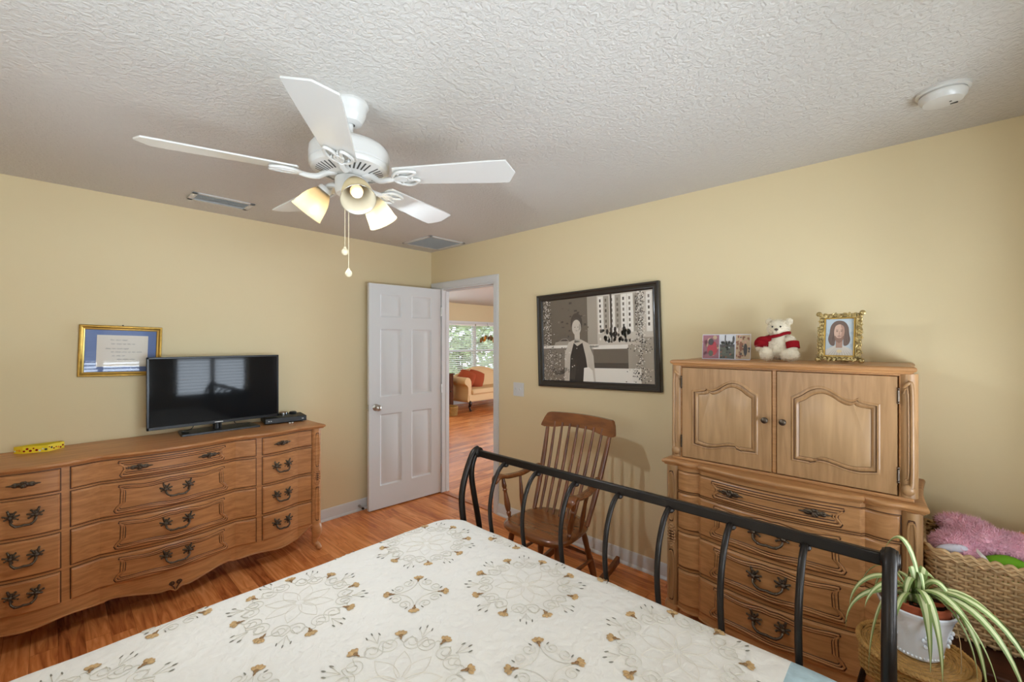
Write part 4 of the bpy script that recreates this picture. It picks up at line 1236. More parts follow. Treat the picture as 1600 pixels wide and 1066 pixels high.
b = MB(); b.tube([(0, -.001, .162), (0, -.016, .160)], .0022, 8); b.ball((0, -.016, .1605), .0042, 8, 6); b.build('nail', M['bronze'], t, local=True)

# large black framed print on the right wall: plain monochrome city scene
def flat(b, pts, layer, mat):
    b.poly([(x, -.0102-.0002*layer, z) for x, z in pts], mat)
def disc(cx, cz, rx, rz, n=20, a0=0, a1=2*PI): return [(cx+rx*math.cos(a0+(a1-a0)*k/n), cz+rz*math.sin(a0+(a1-a0)*k/n)) for k in range(n)]
t = thing('framed_print', 'large black-framed sepia street scene print on the right wall', 'picture', (0, 0, 0))
hang(t, Matrix.Translation((0, -1.956, 1.540)) @ Matrix.Rotation(-PI/2, 4, 'Z') @ Matrix.Rotation(-.029, 4, 'Y'))
HW, HH = .508, .360
b = MB(); frame_mesh(b, HW, HH, [(0, 0), (0, .028), (.006, .033), (.012, .032), (.020, .026), (.034, .022), (.040, .023), (.046, .018), (.050, .012)])
b.build('frame', M['frameblack'], t, local=True, smooth=30)
tones = [(86, 76, 66), (136, 124, 110), (170, 158, 142), (206, 194, 178), (236, 228, 216), (58, 50, 46), (116, 104, 90)]
PM = [mat('print_tone_%s' % n, c, 0.6, 0.3) for n, c in zip(('dark', 'grey', 'mid', 'light', 'pale', 'black', 'dusk'), tones)]
W, Hh = HW-.05, HH-.05
def PX(u, v): return (-W+2*W*u, -Hh+2*Hh*v)
def R(u0, u1, v0, v1): return [PX(u0, v0), PX(u1, v0), PX(u1, v1), PX(u0, v1)]
b = MB(); b.box(-W-.003, W+.003, -.0102, -.009, -Hh-.003, Hh+.003, 1)
rnd = random.Random(8)
flat(b, R(0, .45, .42, 1), 1, 6); flat(b, R(.45, .54, .42, 1), 1, 2); flat(b, R(.54, 1, .42, 1), 1, 3)
for k in range(9):                                   # shop fronts and windows of the far buildings
    u0 = .55+.05*k
    flat(b, R(u0, u0+.046, .55+.02*rnd.random(), .985), 2, rnd.choice((3, 4, 2)))
    for j in range(6):
        v = .62+.06*j; flat(b, R(u0+.012, u0+.026, v, v+.034), 3, rnd.choice((0, 6, 1)))
flat(b, R(.655, .672, .45, 1), 4, 0)
for k in range(60):                                  # crowd and trees far down the street
    flat(b, disc(*PX(.56+.27*rnd.random(), .47+.13*rnd.random()), .006+.008*rnd.random(), .010+.012*rnd.random(), 8), 5, rnd.choice((0, 5, 5, 4, 3)))
flat(b, R(.0, .55, .40, .435), 6, 4); flat(b, R(.47, .80, .38, .425), 6, 4)
flat(b, R(.12, .50, .05, .40), 6, 1); flat(b, R(.50, .80, .05, .38), 6, 6); flat(b, R(.80, 1, .05, .42), 6, 2)
flat(b, R(.50, .90, 0, .16), 7, 4); flat(b, R(.90, 1, 0, .5), 7, 2)
flat(b, R(.50, .80, .16, .22), 7, 0)
for k in range(34):                                  # dim reflections in the shop glass behind
    u_, v_ = .13+.30*rnd.random(), .46+.48*rnd.random(); flat(b, R(u_, u_+.006+.03*rnd.random(), v_, v_+.006+.02*rnd.random()), 2, rnd.choice((0, 1, 0, 6)))
flat(b, [PX(*p) for p in ((.115, .435), (.13, .475), (.17, .485), (.20, .515), (.245, .515), (.27, .48), (.29, .47), (.29, .435))], 5, 2)   # parked car
flat(b, [PX(*p) for p in ((.175, .485), (.203, .508), (.242, .508), (.262, .485))], 6, 0)
for k in range(26):                                  # paving and kerb texture
    u_ = .5+.38*rnd.random(); flat(b, R(u_, u_+.05*rnd.random(), .01+.14*rnd.random(), .012+.14*rnd.random()), 8, 3) if False else None
# a plain figure seen from the waist up
flat(b, disc(*PX(.345, .70), .052, .074, 28), 8, 0)
flat(b, [PX(.325, .46), PX(.375, .46), PX(.375, .60), PX(.325, .60)], 9, 3)
flat(b, disc(*PX(.345, .645), .040, .058, 28), 10, 3)
flat(b, [PX(*p) for p in ((.215, 0), (.225, .34), (.265, .47), (.325, .50), (.385, .50), (.455, .45), (.50, .30), (.515, 0))], 9, 3)
flat(b, [PX(*p) for p in ((.265, 0), (.28, .30), (.315, .46), (.35, .42), (.40, .46), (.43, .28), (.455, 0))], 11, 5)
flat(b, [PX(*p) for p in ((.40, 0), (.41, .16), (.455, .17), (.49, .13), (.50, 0))], 12, 4)
for k in range(8): flat(b, [PX(.228+.012*k, .02), PX(.231+.012*k, .02), PX(.255+.013*k, .30+.02*(k % 3))], 13, 6) if 3 < k else flat(b, [PX(.222+.009*k, .02), PX(.225+.009*k, .02), PX(.244+.010*k, .34)], 10, 2)
for k in range(6): flat(b, [PX(.462+.007*k, .02), PX(.464+.007*k, .02), PX(.448+.006*k, .36)], 10, 2)
for k in range(9): flat(b, [PX(.303+.0095*k, .70), PX(.306+.0095*k, .70), PX(.325+.0048*k, .762)], 8.5, 1)
flat(b, [PX(*p) for p in ((.362, .60), (.383, .625), (.384, .67), (.372, .695), (.370, .64))], 10.5, 2)
for x in (.331, .360): flat(b, disc(*PX(x, .650), .005, .003, 8), 12, 0)
flat(b, R(.337, .355, .604, .609), 12, 6)
# dotted glass columns left and right
for k in range(1000):
    side = k % 2; v = rnd.random()
    if side: u = .905+.030*rnd.gauss(0, 1)*(1.5 if .32 < v < .5 or v < .16 else .55)
    else: u = .045+.024*rnd.gauss(0, 1) if v > .42 else .10+.085*rnd.gauss(0, 1)
    if not (.005 < u < .99): continue
    flat(b, disc(*PX(u, v), .0032+.0030*rnd.random(), .0028+.002*rnd.random(), 7), 13+k % 3, rnd.choice((4, 4, 3, 0, 2, 5)))
for k in range(4): b.tube([(PX(.16, .10)[0]+.05*math.cos(a)*(1+k*.18), -.0142, PX(.16, .16)[1]-.030*math.sin(a)*(1+k*.25)) for a in lin_space(0, PI, 18)], .0016, 4, 0)
b.build('print', PM, t, local=True, smooth=0)
b = MB(); b.box(-W, W, -.0158, -.0152, -Hh, Hh); b.build('glass', M['glass'], t, local=True, smooth=0)

# ------------------------------------------------------------------ things on the armoire
ZA = 1.4255
def triptych():
    t = thing('photo_trio', 'three small photographs in a folding clear holder at the left end of the armoire top', 'photo', (-.20, -2.90, ZA))
    xs = [(-.205, -2.786), (-.192, -2.872), (-.205, -2.955), (-.192, -3.026)]
    pm = {n: mat('photo_'+n, c, .4) for n, c in dict(rose=(150, 96, 104), red=(176, 52, 60), skin=(206, 160, 136), dark=(70, 62, 58), lake=(92, 92, 74), sky=(206, 206, 208), tan=(190, 164, 130), rust=(140, 92, 66)).items()}
    for k in range(3):
        a, c = Vector((*xs[k], ZA)), Vector((*xs[k+1], ZA)); e = (c-a).normalized(); n = Vector((e.y, -e.x, 0)); n = n if n.x < 0 else -n
        L = (c-a).length; hh = .136
        b = MB()
        def P(u, v, l=0): return a+e*(u*L)+Vector((.010*v, 0, v*hh))+n*(.002+l*.0003)
        b.loops([[P(0, 0, -8), P(1, 0, -8), P(1, 1, -8), P(0, 1, -8)], [P(0, 0, 0), P(1, 0, 0), P(1, 1, 0), P(0, 1, 0)]], 0, True, True)
        def q(pts, l, m): b.poly([P(u, v, l) for u, v in pts], m)
        def dc(u, v, ru, rv): return [(u+ru*math.cos(i*PI/7), v+rv*math.sin(i*PI/7)) for i in range(14)]
        I = [(.03, .03), (.97, .03), (.97, .97), (.03, .97)]
        if k == 0:
            q(I, 1, 1); rnd = random.Random(31)
            for i in range(30): q(dc(.1+.8*rnd.random(), .08+.84*rnd.random(), .05+.08*rnd.random(), .04+.06*rnd.random()), 1.5, rnd.choice((1, 1, 8, 7)))
            q(dc(.58, .38, .30, .24), 2, 2); q(dc(.50, .70, .16, .14), 3, 4); q(dc(.44, .76, .14, .10), 2, 3); q(dc(.50, .24, .14, .12), 4, 5); q(dc(.70, .55, .12, .16), 3, 2)
        elif k == 1:
            q(I, 1, 5); q([(.03, .55), (.97, .55), (.97, .97), (.03, .97)], 2, 6); q([(.03, .50), (.97, .50), (.97, .60), (.03, .60)], 3, 4); q([(.34, .52), (.40, .52), (.42, .97), (.35, .97)], 4, 4); q(dc(.9, .8, .07, .14), 4, 4); q(dc(.52, .47, .16, .03), 4, 6); rnd = random.Random(32)
            for i in range(40): q(dc(.08+.84*rnd.random(), .06+.44*rnd.random(), .04+.05*rnd.random(), .02+.02*rnd.random()), 5, rnd.choice((5, 5, 4, 8)))
            for i in range(26): q(dc(.08+.84*rnd.random(), .58+.12*rnd.random(), .03+.05*rnd.random(), .03+.04*rnd.random()), 5, rnd.choice((4, 5, 4, 6)))
        else:
            q(I, 1, 7); rnd = random.Random(3)
            for i in range(70): q(dc(.10+.8*rnd.random(), .06+.86*rnd.random(), .03+.05*rnd.random(), .025+.035*rnd.random()), 2+i % 5, rnd.choice((8, 4, 8, 3, 7, 7)))
            q(dc(.36, .52, .10, .20), 8, 8); q(dc(.36, .76, .07, .06), 8, 3); q(dc(.66, .40, .12, .24), 8, 4); q(dc(.66, .68, .07, .06), 8, 3)
        b.build('photograph', [M['satin'], pm['rose'], pm['red'], pm['skin'], pm['dark'], pm['lake'], pm['sky'], pm['tan'], pm['rust']], t, smooth=0)
triptych()
# fix material slots order for the first photo: satin, rose, red, skin, dark, lake, sky, tan, rust

def build_bear():
    cx, cy = -.215, -3.158; z = ZA+.004
    t = thing('teddy_bear', 'cream teddy bear with a dark red sash sitting on top of the armoire', 'soft toy', (cx, cy, z))
    b = MB()
    def E(dx, dy, dz, r, Mx=None): b.ball((cx+dx, cy+dy, z+dz), r, 20, 14, 0, Mx)
    E(0, 0, .060, (.046, .050, .056)); E(-.012, 0, .048, (.042, .044, .045)); E(0, 0, .104, (.036, .040, .03))
    E(-.006, 0, .158, (.044, .050, .044)); E(-.042, -.002, .148, (.022, .024, .020))
    for s in (1, -1): E(.008, s*.043, .192, (.010, .018, .019), Matrix.Rotation(s*.3, 3, 'X'))
    # arms hang out to the sides
    E(-.012, .055, .092, (.024, .026, .030)); E(-.026, .072, .068, (.024, .025, .030))
    E(-.012, -.050, .094, (.024, .026, .030)); E(-.030, -.064, .066, (.024, .022, .034))
    # legs and feet
    E(-.040, .034, .030, (.040, .026, .028)); E(-.070, .040, .034, (.022, .030, .034))
    E(-.040, -.042, .028, (.042, .026, .026)); E(-.068, -.062, .030, (.026, .038, .029))
    sk = remesh(b, .005, 6); fur(sk, 5200, .0075, 1, .0011)
    sk.build('body', M['bear'], t, smooth=60)
    for s in (1, -1):
        q = MB(); q.ball((cx-.049, cy+s*.017, z+.166), (.004, .0044, .0044), 10, 8); q.build('eye', M['black'], t)
    q = MB(); q.ball((cx-.064, cy-.002, z+.152), (.005, .0085, .006), 12, 8); q.tube([(cx-.064, cy-.002, z+.148), (cx-.063, cy-.002, z+.140)], .0012, 6); q.build('nose', M['bearnose'], t)
    q = MB()   # sash over the shoulder, sleeve on one arm, cuff on the other
    q.tube(catmull([(cx-.030, cy+.050, z+.112), (cx-.044, cy+.020, z+.117), (cx-.046, cy-.010, z+.124), (cx-.030, cy-.036, z+.134), (cx+.008, cy-.044, z+.136), (cx+.034, cy-.014, z+.130), (cx+.034, cy+.026, z+.124), (cx+.008, cy+.050, z+.118), (cx-.020, cy+.052, z+.114)], 4), [.008]*33, 8)
    q.ball((cx-.022, cy+.070, z+.082), (.031, .034, .034), 18, 12)
    q.ball((cx-.030, cy+.058, z+.104), (.022, .034, .016), 14, 8)
    q.build('red_sash', M['bearred'], t)
    q = MB(); q.tube([(cx-.026, cy-.062, z+.090), (cx-.034, cy-.067, z+.060)], .0285, 16); q.build('red_cuff', M['bearred'], t)
build_bear()

def ornate_frame():
    # leans back a little on the armoire top
    t = thing('ornate_frame', 'antique gold filigree frame with a portrait of a long-haired bearded person on the armoire', 'picture', (0, 0, 0))
    hang(t, Matrix.Translation((-.225, -3.400, ZA+.002)) @ Matrix.Rotation(-PI/2-.16, 4, 'Z') @ Matrix.Rotation(-.10, 4, 'X'))
    w, h = .088, .232
    b = MB(); rnd = random.Random(2)
    def seg(x0, z0, x1, z1): b.box(min(x0, x1), max(x0, x1), -.010, 0, min(z0, z1), max(z0, z1))
    seg(-w+.012, 0.006, w-.012, .030); seg(-w+.012, h-.032, w-.012, h-.008); seg(-w+.008, .01, -w+.032, h-.01); seg(w-.032, .01, w-.008, h-.01)
    fr = b.build('frame', M['antiquegold'], t, local=True, bevel=.003)
    b = MB()
    def scroll(cx, cz, s, a0):
        pts = [(cx+s*(1-.75*k/14)*math.cos(a0+k*.42), -.013-.004*math.sin(k*.4), cz+s*(1-.75*k/14)*math.sin(a0+k*.42)) for k in range(15)]
        b.tube(pts, [.0030*(1-.4*k/14) for k in range(15)], 6)
        b.ball((cx+s*1.0*math.cos(a0-.5), -.011, cz+s*1.0*math.sin(a0-.5)), (.0045, .004, .0045), 6, 5)
    n = 9
    for k in range(n):
        f_ = k/(n-1)
        for zz in (.016, h-.018): scroll(lerp(-w+.012, w-.012, f_), zz, .0115, rnd.random()*6)
    n = 12
    for k in range(1, n):
        f_ = k/n
        for xx in (-w+.016, w-.016): scroll(xx, lerp(.016, h-.018, f_), .0115, rnd.random()*6)
    for sx in (-1, 1):
        for zz in (.010, h-.008): b.ball((sx*(w-.006), -.010, zz), (.012, .006, .012), 8, 6)
    b.build('filigree', M['antiquegold'], fr, local=True, smooth=60)
    b = MB()
    x = w-.030
    for a, c, d, e in ((-x, x, .026, .031), (-x, x, h-.033, h-.028), (-x, -x+.005, .026, h-.028), (x-.005, x, .026, h-.028)): b.box(a, c, -.015, -.008, d, e)
    b.build('inner_lip', M['gold'], fr, local=True, smooth=0)
    pm = [mat('portrait_'+n, c, .5) for n, c in (('sky', (190, 202, 208)), ('hair', (112, 90, 78)), ('skin', (206, 170, 148)), ('robe', (214, 206, 194)), ('shade', (142, 108, 90)), ('glow', (226, 206, 160)), ('mist', (176, 190, 200)), ('haze', (200, 206, 206)), ('fold', (196, 186, 172)), ('lock', (84, 64, 54)), ('dusk', (176, 138, 118)), ('lip', (168, 108, 98)))]
    b = MB(); b.box(-x+.003, x-.003, -.0085, -.0078, .029, h-.031, 0)
    def fl(pts, l, m): b.poly([(px, -.0088-.0002*l, pz) for px, pz in pts], m)
    cm = lambda pts: [(p_.x, p_.y) for p_ in catmull([(a_, c_, 0) for a_, c_ in pts], 5, True)]
    rr = random.Random(6)
    for k in range(40): fl(disc(rr.uniform(-x+.008, x-.008), rr.uniform(.05, h-.04), .006, .008, 8), .4, rr.choice((0, 6, 6, 7)))
    fl([(-x+.004, .030), (x-.004, .030), (x-.004, .052), (.034, .066), (.012, .076), (-.014, .077), (-.034, .068), (-x+.004, .054)], 1, 3)
    for k in range(9): fl([(-.045+.011*k, .031), (-.040+.011*k, .031), (-.010+.003*k, .074)], 1.6, 8)
    fl(cm([(-.034, .080), (-.043, .105), (-.038, .135), (-.034, .165), (-.020, .186), (0, .191), (.019, .184), (.032, .162), (.036, .130), (.040, .102), (.032, .080), (.016, .078), (.012, .12), (-.014, .12), (-.018, .078)]), 2, 1)
    for k in range(16): fl([(-.036+.0048*k, .09+.02*rr.random()), (-.0345+.0048*k, .09), (-.024+.0032*k, .175)], 2.6, rr.choice((9, 1)))
    fl([(-.013, .066), (.011, .066), (.012, .105), (-.014, .105)], 3, 10)
    fl(cm([(-.001, .093), (-.013, .102), (-.020, .125), (-.0205, .146), (-.015, .166), (0, .174), (.014, .165), (.0185, .146), (.017, .125), (.011, .102)]), 4, 2)
    fl(cm([(.004, .172), (.015, .163), (.0185, .146), (.017, .125), (.011, .102), (.006, .12), (.008, .145)]), 4.6, 10)
    fl(cm([(-.001, .088), (-.013, .098), (-.0185, .116), (-.0165, .122), (-.010, .113), (-.001, .1105), (.008, .113), (.0145, .121), (.0165, .114), (.011, .098)]), 5, 4)
    fl(cm([(-.009, .1185), (-.001, .1225), (.007, .1185), (-.001, .1195)]), 6, 9); fl(disc(-.001, .1155, .005, .0014, 10), 6, 11)
    for s_ in (-1, 1):
        fl(disc(-.001+s_*.0085, .1425, .0040, .0014, 10), 6, 9); fl(disc(-.001+s_*.0088, .1478, .0056, .0010, 10), 6, 9); fl(disc(-.001+s_*.0088, .1392, .0050, .0012, 10), 5.6, 10)
    fl([(-.0035, .1265), (.003, .1265), (.0012, .130), (.0008, .143), (-.0012, .143)], 6, 10)
    fl(disc(.0, .050, .010, .008, 12), 2, 5)
    b.build('portrait', pm, t, local=True, smooth=0)
    b = MB(); b.box(-.02, .02, 0, .004, .02, .16); b.add([(-.016, .004, .15), (.016, .004, .15), (.016, .075, .008), (-.016, .075, .008), (-.016, .008, .15), (.016, .008, .15), (.016, .079, .010), (-.016, .079, .010)], [(0, 1, 2, 3), (4, 5, 6, 7), (0, 1, 5, 4), (2, 3, 7, 6), (0, 3, 7, 4), (1, 2, 6, 5)])
    b.build('easel_back', M['matteblack'], t, local=True, smooth=0)
ornate_frame()

# ------------------------------------------------------------------ chest, wicker basket and soft toys in the right corner
t = thing('wooden_chest', 'low dark red-brown wooden chest under the wicker toy basket', 'chest', (-.29, -3.97, 0))
b = MB(); b.box(-.545, -.03, -4.215, -3.73, .04, .392); b.build('body', M['chest'], t, bevel=.006)
b = MB(); b.box(-.56, -.028, -4.23, -3.715, .392, .418); b.build('lid', M['chest'], t, bevel=.006)
for x in (-.53, -.05):
    for y in (-3.76, -4.185):
        b = MB(); b.box(x-.02, x+.02, y-.02, y+.02, 0, .04); b.build('foot', M['chest'], t, bevel=.004)

def weave(b, loopfn, zs, nst, amp, r, mat=0, seg=6):
    """rows of strand passing in front of and behind upright stakes; loopfn(s, z, out)"""
    for i, z in enumerate(zs):
        pts = []
        N = nst*4
        for k in range(N):
            s = k/N; o_ = amp*math.cos(PI*(k/4.0)*1.0+(PI if i % 2 else 0)); pts.append(loopfn(s, z, o_))
        b.tube(pts, r, seg, mat, True)
def rrect(cx, cy, hx, hy, rad):
    """point and outward normal along a rounded rectangle, s in 0..1"""
    segs = [(2*(hy-rad), 'L'), (PI/2*rad, 'A'), (2*(hx-rad), 'L'), (PI/2*rad, 'A')]*2
    tot = sum(q[0] for q in segs)
    def f(s):
        d = (s % 1)*tot; x, y, ang = cx+hx, cy-(hy-rad), 0.0
        for L, kind in segs:
            n = (math.cos(ang), math.sin(ang)); tdir = (-n[1], n[0])
            if d <= L:
                if kind == 'L': return (x+tdir[0]*d, y+tdir[1]*d), n
                a2 = ang+d/rad; c = (x-n[0]*rad, y-n[1]*rad)
                return (c[0]+rad*math.cos(a2), c[1]+rad*math.sin(a2)), (math.cos(a2), math.sin(a2))
            d -= L
            if kind == 'L': x += tdir[0]*L; y += tdir[1]*L
            else:
                c = (x-n[0]*rad, y-n[1]*rad); ang += PI/2; x, y = c[0]+rad*math.cos(ang), c[1]+rad*math.sin(ang)
        return (x, y), (math.cos(ang), math.sin(ang))
    return f
def build_basket():
    z0, z1 = .4185, .735
    t = thing('toy_basket', 'large light wicker basket full of soft toys beside the armoire', 'basket', (-.22, -3.945, z0))
    f = rrect(-.220, -3.945, .165, .245, .04)
    def lp(s, z, o_):
        (x, y), n = f(s); k = (z-z0)/(z1-z0); fl = .018*k+o_
        return Vector((x+n[0]*fl, y+n[1]*fl, z))
    b = MB(); N = 66
    rows = lin_space(z0+.012, z1-.030, 25)
    weave(b, lp, rows, N, .0062, .0058, 0, 5)
    sidewall = b.build('woven_side', M['wicker'], t, smooth=60)
    b = MB()
    for k in range(N): b.tube([lp(k/N, z0, 0), lp(k/N, z1-.02, 0)], .0042, 5)
    b.build('stakes', M['wicker'], sidewall)
    b = MB()
    for ph, rr, dz in ((0, .011, -.022), (1.6, .011, -.010), (3.2, .010, .0)):
        b.tube([lp(k/300, z1+dz, .004)+Vector((0, 0, .005*math.sin(k*2*PI/300*48+ph))) for k in range(300)], rr*.75, 6, 0, True)
    b.build('rim', M['wicker'], t, smooth=60)
    b = MB(); b.grid(lin_space(-.37, -.07, 2), lin_space(-4.17, -3.72, 2), lambda x, y: (x, y, z0+.006)); b.build('base', M['wickerd'], t, smooth=0)
build_basket()

def lump(name, label, cat, blobs, material, furlen, nf, seed, vox=.008, width=.0016, extra=None, group=None):
    b = MB()
    for c, r, *R in blobs: b.ball(c, r, 20, 14, 0, R[0] if R else None)
    sk = remesh(b, vox, 4)
    for v_ in sk.v: v_ += Vector((noise.noise(v_*22), noise.noise(v_*22+Vector((5, 0, 0))), noise.noise(v_*22+Vector((0, 9, 0)))))*.004
    if nf: fur(sk, nf, furlen, seed, width)
    o = sk.build(name, material, None, smooth=70)
    tag(o, label, cat, group)
    if extra:
        for nm, mb_, m_ in extra:
            mb_.build(nm, m_, o, smooth=60)
    return recenter_tree(o)
def recenter_tree(o):
    xs = [v.co for v in o.data.vertices]
    c = Vector(((min(p.x for p in xs)+max(p.x for p in xs))/2, (min(p.y for p in xs)+max(p.y for p in xs))/2, min(p.z for p in xs)))
    o.data.transform(Matrix.Translation(-c)); o.location = c
    for ch in o.children: ch.data.transform(Matrix.Translation(-c))
    return o
RZ = lambda a: Matrix.Rotation(a, 3, 'Z')
RX = lambda a: Matrix.Rotation(a, 3, 'X')
sole = MB(); sole.ball((-.372, -3.752, .742), (.012, .046, .018), 16, 10, 0, RX(-.32))
tagm = MB(); tagm.grid(lin_space(0, 1, 9), lin_space(-1, 1, 4), lambda u, v: (-.392-.006*math.sin(u*4), -3.814-.030*u+.0*v, .766-.034*u+.008*v*(1 if u < .8 else 1-.5*(u-.8)/.2)))
lump('pink_plush', 'big fluffy pink plush animal lying across the wicker basket', 'soft toy',
     [((-.27, -3.83, .760), (.075, .105, .050), RX(-.12)), ((-.25, -3.93, .752), (.075, .085, .048)), ((-.31, -3.76, .745), (.062, .064, .038), RX(-.25)), ((-.22, -3.80, .792), (.045, .085, .032), RX(.12)),
      ((-.24, -4.03, .730), (.075, .085, .048)), ((-.345, -3.80, .728), (.04, .04, .03)), ((-.22, -3.90, .700), (.08, .20, .05)), ((-.25, -4.09, .722), (.06, .05, .045))],
     M['pink'], .022, 15000, 5, .009, .0018, [('satin_sole', sole, M['satin']), ('care_tag', tagm, M['whiteplush'])])
lump('green_plush', 'bright green rounded plush toy under the pink one in the basket', 'soft toy', [((-.362, -3.885, .708), (.036, .072, .050), RX(-.25))], M['greenplush'], .004, 0, 6)
lump('orange_plush', 'orange plush toy peeking out behind the pink one', 'soft toy', [((-.13, -3.955, .755), (.03, .045, .028), RX(-.4)), ((-.13, -3.97, .70), (.03, .03, .06))], M['orange'], .006, 900, 7, .006)
lump('crimson_plush', 'crimson plush toy at the back left of the basket', 'soft toy', [((-.15, -3.765, .755), (.035, .032, .028)), ((-.15, -3.775, .70), (.03, .03, .06))], M['redplush'], .006, 900, 8, .006)
lump('olive_plush', 'olive yellow plush toy in the back left corner of the basket', 'soft toy', [((-.095, -3.728, .755), (.024, .020, .022)), ((-.09, -3.73, .68), (.02, .016, .07))], M['olive'], .006, 500, 9, .006)
spots = MB(); rnd = random.Random(5)
for k in range(46):
    a, e = rnd.uniform(PI*.5, PI*1.5), rnd.uniform(-.1, 1.2); d = Vector((math.cos(a)*math.cos(e)*.037, math.sin(a)*math.cos(e)*.051, math.sin(e)*.045)); spots.ball(Vector((-.358, -3.995, .706))+d, .0038, 6, 4)
lump('dotted_plush', 'white plush toy with black dots at the front right of the basket', 'soft toy', [((-.358, -3.995, .706), (.036, .050, .044))], M['whiteplush'], .004, 0, 10, .006, .0016, [('black_dots', spots, M['black'])])

# ------------------------------------------------------------------ wicker plant stand and spider plant
SX, SY, SZ = -.845, -3.647, .560
def build_stand():
    t = thing('plant_stand', 'round honey wicker plant stand on black iron legs at the foot of the bed', 'plant stand', (SX, SY, 0))
    b = MB(); R_ = .134
    pts = []; turns = 17; n = turns*44
    for k in range(n):
        a = 2*PI*k/44; r = .010+(R_-.012)*k/n
        pts.append((SX+r*math.cos(a), SY+r*math.sin(a), SZ-.006+.0016*math.cos(a*11+(PI if int(k/44) % 2 else 0))))
    b.tube(pts, .0042, 5)
    for k in range(44):
        a = 2*PI*k/44; b.tube([(SX+.02*math.cos(a), SY+.02*math.sin(a), SZ-.005), (SX+R_*math.cos(a), SY+R_*math.sin(a), SZ-.005)], .0022, 4)
    b.lathe([(0, SZ-.014), (R_-.004, SZ-.014), (R_-.004, SZ-.010), (0, SZ-.010)], (SX, SY, 0), 40)
    b.build('woven_top', M['wickerd'], t, smooth=60)
    b = MB()
    for ph in (0, PI): b.tube([(SX+(R_+.002)*math.cos(2*PI*k/160)+0, SY+(R_+.002)*math.sin(2*PI*k/160), SZ-.004+.004*math.sin(k*2*PI/160*40+ph)) for k in range(160)], .0072, 6, 0, True)
    b.build('rim', M['wickerd'], t, smooth=60)
    b = MB()
    def lp(s, z, o_): a = 2*PI*s; r = R_-.004+o_; return Vector((SX+r*math.cos(a), SY+r*math.sin(a), z))
    weave(b, lp, lin_space(SZ-.018, SZ-.088, 11), 46, .0034, .0040, 0, 5)
    for k in range(46): b.tube([lp(k/46, SZ-.012, 0), lp(k/46, SZ-.09, 0)], .003, 4)
    b.build('woven_apron', M['wickerd'], t, smooth=60)
    for k in range(4):
        a = math.radians(80+90*k); c, s = math.cos(a), math.sin(a)
        path = catmull([(SX+r*c, SY+r*s, z) for r, z in ((.105, SZ-.03), (.112, SZ-.10), (.128, SZ-.155), (.135, SZ-.22), (.118, .22), (.098, .12), (.115, .03), (.135, .009))], 5)
        b = MB(); b.tube(path, .0088, 8); b.ball((SX+.135*c, SY+.135*s, .009), .012, 8, 6); b.build('leg', M['iron'], t)
    b = MB(); b.tube([(SX+.100*math.cos(2*PI*k/40), SY+.100*math.sin(2*PI*k/40), .12) for k in range(40)], .006, 6, 0, True); b.build('leg_ring', M['iron'], t)
build_stand()
